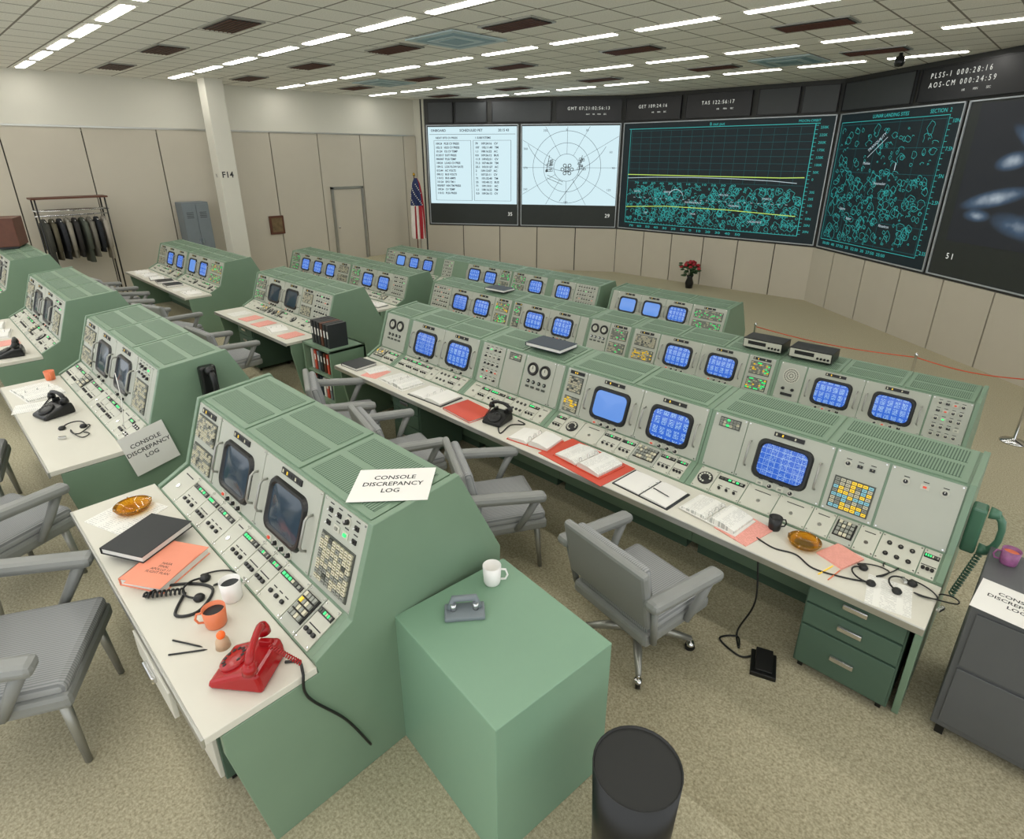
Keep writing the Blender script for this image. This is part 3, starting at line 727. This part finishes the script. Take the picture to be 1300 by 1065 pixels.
for x,y,z,r in((-9.95,2.65,Z3,20),(-11.6,2.6,Z3,-10),(-7.9,2.7,Z3,5),(-12.9,2.6,Z3,8),(-5.1,2.80,Z3,-25),(-10.2,5.1,Z2,10),(-11.9,5.1,Z2,-12),(-8.1,7.7,Z1,0),(-10,7.7,Z1,6),(-8.6,-.25,Z4,0),(-11.9,-.2,Z4,10)): dup(sw,(x,y,z),RAD(r))
for x,y,z,r in((-3.12,-.12,Z4,-28),(-4.5,-.05,Z4,25),(-5.75,-.15,Z4,-12),(-3.98,2.70,Z3,-15)): dup(ac,(x,y,z),RAD(r))
# ------------------------------------------------------------ desk things
T4=Z4+.749; T3=Z3+.749; T2=Z2+.749; T1=Z1+.749
def cup(name,label,loc,mt,r=.037,h=.085,handle=True,inner=None,rz=0):
    t=top(name,label,'cup',loc,rz)
    b=MB(); b.lathe([(.0001,.0),(r*.82,.0),(r*.9,.01),(r,h),(r*.93,h),(r*.85,.012),(.0001,.010)],mt,24); obj('cup_body',b,t)
    if inner:
        b=MB(); b.cyl((0,0,h*.75),(0,0,h*.76),r*.9,inner,20); obj('drink',b,t)
    if handle:
        b=MB(); b.tube([(r*.93,0,h*.8),(r+.02,0,h*.8),(r+.03,0,h*.5),(r+.02,0,h*.25),(r*.88,0,h*.22)],.005,8,mt); obj('handle',b,t)
    return t
def sheet(label,loc,rz,mt=PRINT,w=.216,h=.28,z=.002,name='paper_sheet'):
    b=MB(); b.box((0,0,z/2),(w,h,z),mt); return single(name,b,label,'paper',loc,(0,0,rz))
def openbook(label,loc,rz,cover=BLKC,page=PRINT,s=1,th=1.0):
    t=top('open_binder',label,'binder',loc,rz)
    b=MB(); b.box((0,0,.003),(.50*s,.30*s,.006),cover); obj('cover',b,t)
    for k in(-1,1):
        n=6; q=th*(1 if k>0 else .6)
        prof=[(k*.008,.006),(k*.23*s,.006),(k*.232*s,.006+.012*q),(k*.12*s,.006+.024*q),(k*.04*s,.006+.024*q),(k*.008,.006+.012*q)]
        if k<0: prof=prof[::-1]
        vs=[(p[0],-.14*s,p[1]) for p in prof]+[(p[0],.14*s,p[1]) for p in prof]
        fs=[(i,(i+1)%n,n+(i+1)%n,n+i) for i in range(n)]+[tuple(reversed(range(n))),tuple(range(n,2*n))]
        b=MB(); b.add(vs,fs,page); obj('page_block',b,t)
    for yy in(-.09,0,.09):
        b=MB(); b.tube([(-.016,yy*s,.014),(-.012,yy*s,.03*th),(0,yy*s,.036*th),(.012,yy*s,.03*th),(.016,yy*s,.014)],.002,6,CHROME)
        obj('binder_ring',b,t)
    return t
def closedbook(label,loc,rz,cover,w=.24,h=.30,th=.03,name='binder'):
    t=top(name,label,'book',loc,rz)
    b=MB(); b.box((0,0,.0015),(w,h,.003),cover); b.box((0,0,th-.0015),(w,h,.003),cover); b.box((-w/2+.002,0,th/2),(.004,h,th),cover); obj('cover',b,t)
    b=MB(); b.box((0,0,th/2),(w-.012,h-.012,th-.006),PAPER); obj('page_block',b,t); return t
def coil(p0,p1,turns=14,r=.011,sag=0):
    p0=Vector(p0);p1=Vector(p1); n=turns*10; d=p1-p0; a=d.cross(Vector((0,0,1)))
    if a.length<1e-5:a=Vector((1,0,0))
    a.normalize(); c=a.cross(d).normalized(); o=[]
    for i in range(n+1):
        f=i/n; th=2*math.pi*turns*f; o.append(p0+d*f+Vector((0,0,-sag*math.sin(math.pi*f)))+(a*math.cos(th)+c*math.sin(th))*r)
    return o
def handset(b,mt,c=(0,0,0),axis='x',L=.20):
    def P(x,y,z): return (c[0]+x,c[1]+y,c[2]+z) if axis=='x' else (c[0]+y,c[1]+z*-1,c[2]+x)
    b.tube([P(-L/2,0,0),P(-L*.36,0,.022),P(-L*.15,0,.032),P(L*.15,0,.032),P(L*.36,0,.022),P(L/2,0,0)],[.016,.017,.014,.014,.017,.016],12,mt)
    for s_ in(-1,1): b.tube([P(s_*L/2,0,.012),P(s_*L/2,0,-.008),P(s_*L/2,0,-.03)],[.018,.026,.029],16,mt)
def telephone(label,loc,rz,mt,hz=0,cord=((-.10,.06,.12),(-.12,-.05,.015))):
    t=top('telephone',label,'telephone',loc,rz)
    b=MB(); b.prism([(-.11,0),(-.11,.03),(.03,.085),(.10,.09),(.11,.05),(.115,0)],-.10,.10,mt); obj('phone_body',b,t,bevel=.015)
    M=Matrix.Rotation(math.atan2(.055,.14),3,'X')
    o=Vector((0,-.045,.060))
    b=MB(); b.lathe([(.062,-.004),(.062,.006),(.055,.010),(.02,.010),(.0001,.012)],mt,28,o,M)
    for k in range(10):
        a=RAD(60+30*k); v=M@Vector((.042*math.cos(a),.042*math.sin(a),.0105)); v2=M@Vector((.042*math.cos(a),.042*math.sin(a),.0120)); b.cyl(v+o,v2+o,.008,DARK,10)
    obj('dial',b,t)
    for s_ in(-1,1):
        b=MB(); b.box((s_*.055,.06,.098),(.02,.05,.03),mt); obj('cradle',b,t,bevel=.004)
    b=MB(); handset(b,mt); obj('handset',b,t,(0,.055,.138),(0,0,hz))
    b=MB(); b.tube(coil(cord[0],cord[1],14,.008),.003,6,mt); obj('coiled_cord',b,t)
    return t
def ashtray(loc):
    b=MB(); b.lathe([(.0001,0),(.06,0),(.085,.012),(.098,.038),(.09,.040),(.075,.016),(.0001,.012)],AMBER,40)
    for a in(0,90,180,270): b.cyl((.085*math.cos(RAD(a)),.085*math.sin(RAD(a)),.038),(.1*math.cos(RAD(a)),.1*math.sin(RAD(a)),.038),.006,AMBER,8)
    single('ashtray',b,'round amber glass ashtray on the worktop','ashtray',loc)
def headset(loc,rz,label='black wired communications headset with tangled cord'):
    t=top('headset',label,'headset',loc,rz)
    b=MB(); b.tube([(.07*math.cos(a),.07*math.sin(a),.012+.01*math.sin(a)) for a in [math.pi*i/12 for i in range(13)]],.005,8,BLACK); obj('headband',b,t)
    for s_ in(-1,1):
        b=MB(); b.lathe([(.0001,0),(.022,0),(.026,.012),(.018,.024),(.0001,.026)],BLACK,16,(s_*.07,-.01,0)); obj('earpiece',b,t)
    pts=[]
    for i in range(60):
        f=i/59; pts.append((.07+.12*math.sin(f*9)*(.4+f)*.6, -.03-.16*f+.06*math.sin(f*14), .006+.004*abs(math.sin(f*20))))
    b=MB(); b.tube(pts,.004,6,BLACK); obj('cord',b,t)
    b=MB(); b.box((.0,-.2,.012),(.05,.02,.02),CHROME); obj('plug',b,t,bevel=.003)
    return t
def cable(label,pts,r=.005,mt=BLACK):
    P=[Vector(p) for p in pts]; out=[]
    for i in range(len(P)-1):
        a=P[max(i-1,0)];b_=P[i];c=P[i+1];d=P[min(i+2,len(P)-1)]
        for k in range(8):
            u=k/8; out.append(.5*((2*b_)+(c-a)*u+(2*a-5*b_+4*c-d)*u*u+(3*b_-a-3*c+d)*u**3))
    out.append(P[-1]); b=MB(); b.tube(out,r,8,mt); return single('cable',b,label,'cable')
def pen(name,label,loc,rz,mt,L=.15):
    b=MB(); b.tube([(-L/2,0,.004),(L/2-.015,0,.004),(L/2,0,.004)],[.0036,.0036,.0008],8,mt); single(name,b,label,'pen',loc,(0,0,rz))
# console one
sheet('white printed sheet lying under amber ashtray',(-3.56,.50,T4),RAD(20),w=.3,h=.3); ashtray((-3.58,.54,T4+.002))
closedbook('black ring binder lying on the cream worktop',(-3.14,.50,T4+.041),RAD(28),BLKC,.27,.32,.035)
closedbook('orange-covered printed notebook stack with spiral binding',(-2.88,.50,T4),RAD(30),ORANGEP,.25,.31,.04,'notebook')
o=top('title_page','pink printed title page on orange notebook','paper',(-2.84,.48,T4+.0405),RAD(32)); b=MB(); b.box((0,0,.001),(.2,.27,.002),ORANGEP); obj('sheet',b,o)
text('NASA\nFINAL\nAPOLLO 11\nFLIGHT PLAN',.022,INKB,o,(0,.02,.0025),align='CENTER')
cup('coffee_cup','plain white foam coffee cup',(-2.43,.645,T4),WCUP,.047,.105,False,BLKC)
cup('mug','orange ceramic mug with dark coffee',(-2.32,.53,T4),ORM,.049,.09,True,BLKC,RAD(-120))
telephone('bright red rotary desk telephone with handset on cradle',(-1.97,.52,T4),RAD(-52),REDP,RAD(14),((-.02,.10,.12),(.02,.24,.09)))
b=MB(); b.lathe([(.0001,0),(.030,0),(.026,.035),(.017,.05),(.0001,.052)],mat('lamp_base','#c9a98a',.4),20); b.ball((0,0,.062),.018,mat('lamp_orange','#f06a2a',.2,emis='#f06a2a',estr=.2)); single('call_lamp',b,'small beige call lamp with orange dome beside red telephone','lamp',(-2.17,.50,T4))
pen('pen','black ballpoint pen on cream worktop',(-2.29,.40,T4),RAD(30),BLACK); pen('pen','black ballpoint pen on cream worktop',(-2.24,.385,T4),RAD(55),BLACK)
headset((-2.60,.56,T4),RAD(150))
cable('thick black coiled headset cord on worktop',coil((-2.72,.36,T4+.02),(-2.62,.50,T4+.02),9,.012)[::2],.005)
cable('black looping cord on cream worktop',[(-2.62,.50,T4+.007),(-2.5,.42,T4+.007),(-2.45,.5,T4+.007),(-2.55,.6,T4+.007),(-2.66,.55,T4+.007),(-2.74,.44,T4+.007),(-2.72,.36,T4+.01)],.007)
cable('black cord running from red telephone over desk edge',[(-1.90,.64,T4+.006),(-1.86,.68,T4+.006),(-1.785,.66,T4+.02),(-1.772,.66,T4-.1),(-1.772,.8,T4-.35),(-1.772,.9,T4-.6)],.006)
cup('mug','white ceramic mug on green box',(-1.64,1.56,Z4+.75),WCUP,.045,.10,True,None,RAD(40))
t=top('hole_punch','grey metal two-arm hole punch on green box','office tool',(-1.58,1.33,Z4+.75),RAD(50))
b=MB(); b.prism([(-.05,0),(-.05,.02),(.03,.03),(.05,.02),(.05,0)],-.09,.09,CABG); obj('base',b,t,bevel=.006)
b=MB(); b.tube([(-.07,.0,.03),(-.05,.02,.07),(.05,.02,.07),(.07,0,.03)],[.012,.016,.016,.012],10,CABG); obj('lever',b,t)
for s_ in(-.05,.05):
    b=MB(); b.cyl((s_,0,.02),(s_,0,.06),.014,CHROME,12); obj('punch',b,t)
def logsign(label,loc,rot,w=.37,h=.26,k=.17):
    t=top('paper_sign',label,'sign',loc,rot=rot); b=MB(); b.box((0,0,.001),(w,h,.002),PAPER); obj('sheet',b,t)
    text('CONSOLE\nDISCREPANCY\nLOG',h*k,INKB,t,(0,h*.16,.0025),align='CENTER',space=1.2,bold=.0006); return t
a=PLN['T'][1]
yy,zz,_a=plpt('T',.215,.016)
logsign('white paper sign reading console discrepancy log on console top',(-1.97,Y4+yy,Z4+zz),(a*.7,-a*.7,RAD(42)),.36,.25)
s2=logsign('white paper log sign hanging on console side by string',(-4.44,.86,1.60),(RAD(90),RAD(-12),RAD(90)),.30,.32,.14)
b=MB(); b.tube([(-.10,.15,0),(0,.42,-.002),(.04,.60,-.004)],.0025,6,PAPER); obj('string',b,s2)
def wallphone(label,loc,rz,mt,s=1.25):
    t=top('wall_handset',label,'telephone',loc,rz,scale=s)
    b=MB(); b.box((0,.03,0),(.09,.06,.24),mt); obj('cradle',b,t,bevel=.012)
    b=MB(); handset(b,mt,(0,-.035,0),'z'); obj('handset',b,t)
    b=MB(); b.tube(coil((0,-.02,-.12),(.03,.03,-.42),16,.012),.004,6,mt); obj('coiled_cord',b,t)
    return t
wallphone('black handset hanging on console end panel',(-4.38,1.33,Z4+1.08),RAD(90),BLACK)
wallphone('green handset hanging on console end panel',(-.0,3.98,Z3+.97),RAD(90),GREENP)
# row three
TZ=P2[1]+.033
closedbook('navy blue binder lying on console top',(-3.45,4.12,Z3+TZ+.02),RAD(3),NAVY,.42,.28,.035)
closedbook('navy blue binder lying on console top',(-6.75,6.70,Z2+TZ+.02),RAD(3),NAVY,.42,.28,.035)
ashtray((-.78,3.44,T3)); cup('mug','small black coffee mug on worktop',(-.98,3.48,T3),BLACK,.042,.09,True,None,RAD(40))
sheet('folded magazine with colour cover',(-.58,3.47,T3),RAD(-20),PINK,.17,.2,.012,'magazine')
pen('pencil','yellow pencil lying on worktop',(-.60,3.28,T3),RAD(75),B_YEL); pen('pencil','orange pencil lying on worktop',(-.55,3.27,T3),RAD(80),ORM)
sheet('white printed sheet under headset',(-.28,3.30,T3),RAD(10)); headset((-.24,3.42,T3+.002),RAD(70)); headset((-.42,3.38,T3),RAD(120))
cable('thin grey cable trailing along worktop',[(-1.02,3.30,T3+.005),(-.9,3.27,T3+.005),(-.78,3.30,T3+.005),(-.66,3.24,T3+.005),(-.5,3.28,T3+.005),(-.4,3.33,T3+.005)],.005)
sheet('pink carbon copy sheets on worktop',(-1.12,3.34,T3),RAD(-12),PINK,.24,.3,.006); openbook('open paper logbook with white pages',(-1.32,3.36,T3+.006),RAD(-6),PAPER,PRINT,.85,1.7)
openbook('open white notebook with pen on worktop',(-1.82,3.34,T3),RAD(-4),BLKC,PAPER,.96,.6); pen('pen','black ballpoint pen on open notebook',(-1.72,3.32,T3+.022),RAD(-12),BLACK)
b=MB(); b.box((0,0,.002),(.68,.40,.004),REDC); single('folder',b,'bright red card folder under notebook','folder',(-2.42,3.35,T3),(0,0,RAD(-6)))
openbook('open ring binder on bright red folder',(-2.40,3.36,T3+.004),RAD(-6),REDC,PRINT,1.0,1.8)
openbook('open logbook on worktop with red cover',(-2.95,3.34,T3),RAD(8),REDC,PAPER,.85,1.9)
closedbook('bright red folder lying on worktop',(-3.80,3.34,T3),RAD(-5),REDC,.42,.30,.02,'folder')
openbook('open white logbook on worktop',(-4.33,3.36,T3),RAD(3),BLKC,PAPER,1.0,1.5); openbook('open white logbook on worktop',(-4.90,3.36,T3),RAD(-4),PAPER,PRINT,.95,1.5)
closedbook('black ring binder lying on worktop',(-5.70,3.34,T3),RAD(3),BLKC,.3,.28,.03); sheet('pink carbon copy sheets on worktop',(-5.32,3.32,T3),RAD(14),PINK,.22,.26); sheet('white printed sheet on worktop',(-5.42,3.40,T3+.002),RAD(-10),w=.2,h=.26)
telephone('black desk telephone on worktop',(-3.45,3.38,T3),RAD(10),BLACK)
cable('black looping cord on worktop',[(-3.36,3.3,T3+.006),(-3.25,3.22,T3+.006),(-3.3,3.4,T3+.006),(-3.22,3.5,T3+.006),(-3.32,3.52,T3+.006)],.006)
rr=random.Random(5)
def scatter(x0,x1,yf,tz,n):
    st=(x1-x0)/n
    for k in range(n):
        x=x0+(k+.5)*st; y=yf+.22; r=RAD(rr.uniform(-12,12)); q=rr.random(); s=min(.85,st/.52)
        if q<.5: openbook('open white logbook on worktop',(x,y,tz),r,rr.choice([PAPER,BLKC]),PAPER,s,1.4)
        elif q<.75: sheet('white printed sheet on worktop',(x,y,tz),r,w=.26,h=.3)
        elif q<.9: closedbook('black ring binder lying on worktop',(x,y,tz),r,BLKC,.28,.28,.035)
        else: sheet('pink carbon copy sheets on worktop',(x,y,tz),r,PINK,.24,.28,.006)
scatter(-9.3,-7.2,Y3,T3,5); scatter(-14.2,-10.9,Y3,T3,7); scatter(-8.1,-.6,Y2,T2,12); scatter(-13.4,-9,Y2,T2,8); scatter(-13,-6.4,Y1,T1,10)
scatter(-13.1,-11.1,Y4,T4,4); scatter(-9.4,-8.0,Y4,T4,3)
telephone('black desk telephone on worktop',(-5.55,.50,T4),RAD(15),BLACK)
openbook('open white logbook on worktop',(-6.22,.50,T4),RAD(8),PAPER,PRINT,.95,1.2); headset((-5.15,.55,T4),RAD(60)); cup('mug','orange ceramic mug on worktop',(-6.52,.64,T4),ORM,.042,.085)
telephone('black desk telephone on worktop',(-7.65,.50,T4),RAD(-10),BLACK)
sheet('white printed sheet on worktop',(-5.85,.42,T4),RAD(-15))
for x in(-2.35,-1.83):
    t=top('radio_receiver','black and silver radio receiver on console top','radio',(x,Y2+.99,Z2+P2[1]+.034),RAD(2))
    b=MB(); b.box((0,0,.065),(.44,.28,.11),BLACK); obj('case',b,t,bevel=.004)
    for sx in(-.18,.18):
        b=MB(); b.box((sx,0,.008),(.03,.24,.024),BLACK); obj('foot',b,t)
    b=MB(); b.box((0,-.143,.065),(.42,.008,.09),FACE2); b.box((-.06,-.148,.075),(.2,.006,.04),DARK)
    for k in range(4): b.cyl((.08+k*.035,-.147,.05),(.08+k*.035,-.16,.05),.012,BLACK,12)
    obj('front_panel',b,t)
t=top('storage_cabinet','low green open bookcase filled with binders','cabinet',(-6.98,3.30,Z3))
b=MB()
for c,d in(((.015,.25,.39),(.03,.5,.78)),((.685,.25,.39),(.03,.5,.78)),((.35,.25,.765),(.7,.5,.03)),((.35,.25,.03),(.7,.5,.06)),((.35,.485,.39),(.7,.03,.78)),((.35,.25,.4),(.66,.46,.02))): b.box(c,d,GREEN)
obj('carcass',b,t,bevel=.003)
for k in range(8):
    for lv in(0,1):
        b=MB(); mt_=[REDC,BLKC,NAVY,PAPER,REDC,CABG,BLKC,WOOD][(k+lv*3)%8]; b.box((0,0,.13),(.05,.24,.26),mt_); b.box((0,-.121,.17),(.03,.002,.08),PAPER)
        single('binder',b,'ring binder standing in green bookcase','book',(-6.91+k*.078,3.50,Z3+(.06 if lv==0 else .41)),group='binders in the bookcase',bevel=.003)
for k in range(6):
    b=MB(); b.box((0,0,.15),(.055,.26,.30),BLKC if k!=3 else WOOD); b.box((0,-.131,.17),(.03,.002,.09),PAPER)
    single('binder',b,'black ring binder standing on top of bookcase','book',(-6.8+k*.075,3.5,Z3+.78),group='binders on the bookcase',bevel=.003)
t=top('side_cabinet','charcoal grey steel cabinet on short legs','cabinet',(.06,3.30,Z3))
b=MB(); b.box((.4,.33,.49),(.8,.66,.82),CABD); obj('body',b,t,bevel=.006)
for sx in(.05,.75):
    for sy in(.05,.6):
        b=MB(); b.box((sx,sy,.04),(.04,.04,.08),BLACK); obj('leg',b,t)
for z0,z1 in((.12,.5),(.52,.86)):
    b=MB(); b.box((.4,-.006,(z0+z1)/2),(.74,.012,z1-z0),CABD); obj('drawer',b,t,bevel=.003)
logsign('white paper sign reading console discrepancy log on charcoal cabinet',(.23,3.42,Z3+.901),(0,0,RAD(-4)),.34,.30,.13)
cup('mug','pink and purple patterned mug on cabinet',(.15,3.83,Z3+.90),mat('mug_purple','#8f5580',.4,var=.6,scale=30),.045,.09,True,ORM,RAD(200))
b=MB(); b.lathe([(.0001,0),(.14,0),(.165,.58),(.16,.58),(.135,.01),(.0001,.01)],BLACK,32); b.cyl((0,0,.567),(0,0,.572),.158,DARK,32); single('waste_bin',b,'round dark grey waste bin','bin',(-.69,1.38,Z4))
t=top('foot_pedal','black rubber foot pedal switch on carpet','pedal',(-.78,3.10,Z3),RAD(20)); b=MB(); b.box((0,0,.015),(.15,.2,.03),BLACK); obj('base',b,t,bevel=.005)
b=MB(); b.prism([(-.08,.03),(-.08,.045),(.08,.075),(.08,.03)],-.05,.05,BLACK); obj('treadle',b,t,bevel=.003)
cable('thin black cord hanging from desk to carpet',[(-.85,3.15,Z3+.01),(-.92,3.07,Z3+.01),(-1.08,3.12,Z3+.01),(-1.0,3.22,Z3+.01),(-.95,3.12,Z3+.02),(-1.02,3.26,Z3+.02),(-.95,3.28,Z3+.3),(-1.0,3.34,Z3+.6),(-1.0,3.4,Z3+.70)],.006)
# ------------------------------------------------------------ left side of the room
t=top('column','square cream structural column with painted bay number','column',(-15.55,6.0,.5))
b=MB(); b.box((0,0,2.35),(.42,.42,4.7),WALL); obj('shaft',b,t,bevel=.01)
b=MB(); b.box((0,0,.06),(.46,.46,.12),PANEL); obj('plinth',b,t)
text('F14',.19,INKB,t,(.212,-.17,2.55),(RAD(90),0,RAD(90)),bold=.004); text('N',.13,INKB,t,(-.06,-.212,2.55),(RAD(90),0,0))
t=top('door_1','x','door',(XL+.06,9.88,.5)); del t['label']; t['kind']='structure'; del t['category']
b=MB(); b.box((.02,0,1.05),(.04,.95,2.1),PANEL); obj('door_leaf',b,t)
b=MB()
for c,d in(((.03,-.51,1.08),(.08,.07,2.18)),((.03,.51,1.08),(.08,.07,2.18)),((.03,0,2.14),(.08,1.09,.07))): b.box(c,d,ALU)
obj('door_frame',b,t); b=MB(); b.ball((.08,-.4,1.0),.03,CHROME); obj('door_knob',b,t)
t=top('locker','tall grey steel locker against the wall','locker',(XL+.32,5.33,.53)); b=MB(); b.box((0,0,.97),(.45,.62,1.94),CABG); obj('body',b,t,bevel=.006)
for k in(-1,1):
    b=MB(); b.box((.232,k*.153,.98),(.014,.29,1.82),CABG)
    for j in range(4): b.box((.24,k*.153,1.7-j*.04),(.004,.16,.012),DARK)
    d=obj('door',b,t,bevel=.003); b=MB(); b.box((.25,k*.04,1.0),(.02,.02,.12),CHROME); obj('handle',b,d)
t=top('framed_picture','small dark framed picture on the wall','picture',(XL+.065,7.55,1.72))
b=MB(); b.box((.02,0,0),(.04,.42,.5),WOOD); obj('frame',b,t,bevel=.008); b=MB(); b.box((.042,0,0),(.006,.3,.38),mat('picture_dark','#6d5a3c',.6,var=.7,scale=9)); obj('canvas',b,t)
RX=-15.95; RY=2.78
t=top('coat_rack','freestanding metal coat rack with wooden hat shelf','coat rack',(RX,RY,Z3)); RH=2.18
for yy in(-.62,.62):
    for xx in(-.2,.2):
        b=MB(); b.cyl((xx,yy,0),(xx,yy,RH),.016,BLACK,8); obj('post',b,t)
b=MB(); b.box((0,0,RH),(.46,1.36,.035),WOOD); obj('shelf',b,t)
b=MB()
for k in range(6): b.cyl((-.2+k*.08,-.66,RH-.25),(-.2+k*.08,.66,RH-.25),.009,CHROME,8)
for yy in(-.62,0,.62): b.box((0,yy,RH-.262),(.44,.03,.012),BLACK)
obj('shelf',b,t)
b=MB(); b.cyl((0,-.66,RH-.36),(0,.66,RH-.36),.014,CHROME,8); obj('hanging_rail',b,t)
cc=['#3a3a34','#55503f','#23252a','#8a8578','#2c2a28','#4b5046','#6e6a60','#1f2226','#9a9387']
for k in range(9):
    cm=mat('coat_cloth%d'%k,cc[k],.9,var=.2)
    y=RY-.54+k*.135
    tt=top('coat','coat hanging from rack on hanger','coat',(RX,y,Z3+RH-.36),RAD(rr.uniform(-5,5)),'coats on the rack')
    L=rr.uniform(.8,1.02)
    b=MB(); vs=[];n=16
    for (hw,hd,z) in((.04,.03,-.06),(.12,.045,-.09),(.21,.045,-.14),(.22,.05,-.35),(.20,.045,-.55),(.24,.05,-L)):
        for i in range(n):
            a=2*math.pi*i/n; vs.append((hw*math.cos(a)*(1+.06*math.sin(5*a)),hd*math.sin(a)*(1+.25*math.sin(4*a+k)),z))
    fs=[(r_*n+i,r_*n+(i+1)%n,(r_+1)*n+(i+1)%n,(r_+1)*n+i) for r_ in range(5) for i in range(n)]
    fs.append(tuple(range(5*n,6*n))); b.add(vs,fs,cm,True); obj('coat_body',b,tt)
    for s_ in(-1,1):
        b=MB(); b.tube([(s_*.19,0,-.15),(s_*.24,0,-.4),(s_*.25,.0,-.72)],[.05,.045,.04],10,cm); obj('sleeve',b,tt)
    b=MB(); b.tube([(-.18,0,-.12),(0,0,-.05),(.18,0,-.12)],.006,6,CHROME); b.tube([(0,0,-.05),(0,0,0),(0.02,0,.018),(.0,0,.02)],.003,6,CHROME); obj('hanger',b,tt)
t=top('television','old brown wooden television on console top','television',(-12.5,1.26,Z4+P2[1]+.036),RAD(-20),scale=.95); b=MB(); b.box((0,0,.26),(.56,.36,.46),WOOD)
obj('cabinet',b,t,bevel=.01); b=MB(); b.box((-.06,-.183,.27),(.38,.012,.36),DARK); obj('picture_tube',b,t,bevel=.004)
for k in range(2):
    b=MB(); b.cyl((.21,-.18,.35-k*.09),(.21,-.205,.35-k*.09),.022,CHROME,14); obj('knob',b,t)
for s_ in(-.22,.22):
    b=MB(); b.box((s_,0,.015),(.05,.3,.03),BLACK); obj('foot',b,t)
# flag
BRASS=mat('brass','#b8923a',.25,metal=1)
t=top('flag','furled american flag on a pole in floor stand','flag',(-15.35,11.55,.5))
b=MB(); b.lathe([(.0001,0),(.16,0),(.14,.03),(.03,.06),(.03,.1)],BRASS,20); obj('stand',b,t)
b=MB(); b.cyl((0,0,.06),(0,0,2.45),.016,WOOD,10); b.ball((0,0,2.5),.04,BRASS,1,1,1.4); obj('pole',b,t)
BL=mat('flag_blue','#27335f',.8); RD=mat('flag_red','#a3202c',.8); WH=mat('flag_white','#e6e2da',.8)
b=MB(); vs=[];n=28
lev=((2.40,.05),(2.25,.12),(1.95,.17),(1.6,.20),(1.1,.22),(.6,.22))
for z,r in lev:
    for i in range(n):
        a=2*math.pi*i/n; q=r*(1+.22*math.sin(7*a+z)); vs.append((.10+q*math.cos(a),q*.8*math.sin(a)-.02,z))
for j in range((len(lev)-1)*n):
    i=j%n; r_=j//n
    f=(r_*n+i,r_*n+(i+1)%n,(r_+1)*n+(i+1)%n,(r_+1)*n+i)
    b.add([vs[k] for k in f],[(0,1,2,3)],BL if r_<3 and not (2<=i<8) else (RD if (i//2)%2 else WH),False)
for k in range(26):
    a=-math.pi*.75+math.pi*.9*((k*7)%13)/13; z=2.25-.026*k; q=.14+.0035*k
    b.ball((.10+q*math.cos(a),q*.8*math.sin(a)-.03,z),.018,WH,n=4)
obj('flag_cloth',b,t)
# flowers
t=top('flower_vase','vase of red roses with green leaves on floor','flowers',(-7.85,15.45,0)); b=MB(); b.lathe([(.0001,0),(.09,0),(.12,.15),(.07,.3),(.1,.36),(.09,.36),(.06,.3),(.0001,.28)],BLACK,20); obj('vase',b,t)
LF=mat('leaf_green','#2c4a28',.6,var=.3); RS=mat('rose_red','#a01c2a',.6,var=.2)
b=MB()
for k in range(60):
    a=rr.uniform(0,6.28); r=rr.uniform(0,.3); z=.36+rr.uniform(0,.34); b.ball((r*math.cos(a),r*math.sin(a),z),.06,LF,1,1,.4,5)
o=obj('leaves',b,t)
for k in range(14):
    a=k*2.4; r=.05+.018*k; b=MB(); b.tube([(0,0,.3),(r*.5*math.cos(a),r*.5*math.sin(a),.5),(r*math.cos(a),r*math.sin(a),.72-.012*k)],.005,6,LF); f=obj('stem',b,t)
    b=MB(); b.ball((r*math.cos(a),r*math.sin(a),.75-.012*k),.055,RS,1,1,.85,6); obj('rose',b,t)
xs=[-3.6,-1.3,0.0,2.4]
b=MB(); b.lathe([(.0001,0),(.15,0),(.15,.015),(.03,.04),(.018,.06),(.018,.9),(.03,.92),(.0001,.95)],CHROME,20); sm_=b.mesh('stanchion_post')
for x in xs: single('stanchion',sm_,'slim steel barrier post on carpet','stanchion',(x,9.6,0),group='barrier posts')
ROPE=mat('rope_orange','#c8512e',.7)
for x0,x1 in zip(xs[:-1],xs[1:]):
    b=MB(); b.tube([(x0+.02+(x1-x0-.04)*i/12,9.6,.88-.06*math.sin(math.pi*i/12)) for i in range(13)],.008,6,ROPE); single('barrier_rope',b,'thin orange-red barrier rope between posts','rope')
# ------------------------------------------------------------ convert lettering
bpy.context.view_layer.update(); dg=bpy.context.evaluated_depsgraph_get()
for o in TEXTS:
    me=bpy.data.meshes.new_from_object(o.evaluated_get(dg)); nm=o.name.split('.')[0]
    n=bpy.data.objects.new(nm,me); COL.objects.link(n); n.parent=o.parent; n.location=o.location; n.rotation_euler=o.rotation_euler; n.scale=o.scale
    bpy.data.objects.remove(o)
# ------------------------------------------------------------ light + camera
w=bpy.data.worlds.new('World'); sc.world=w; w.use_nodes=True; bg=w.node_tree.nodes['Background']; bg.inputs[0].default_value=(.95,.98,1,1); bg.inputs[1].default_value=1.45
cam=bpy.data.cameras.new('Camera'); co=bpy.data.objects.new('Camera',cam); COL.objects.link(co); sc.camera=co
cam.sensor_width=36; cam.lens=737/1300*36; cam.shift_y=-45/1300; cam.clip_start=.02; cam.clip_end=100
co.location=(0,0,CAMZ); co.rotation_euler=(RAD(68.5),0,RAD(44))
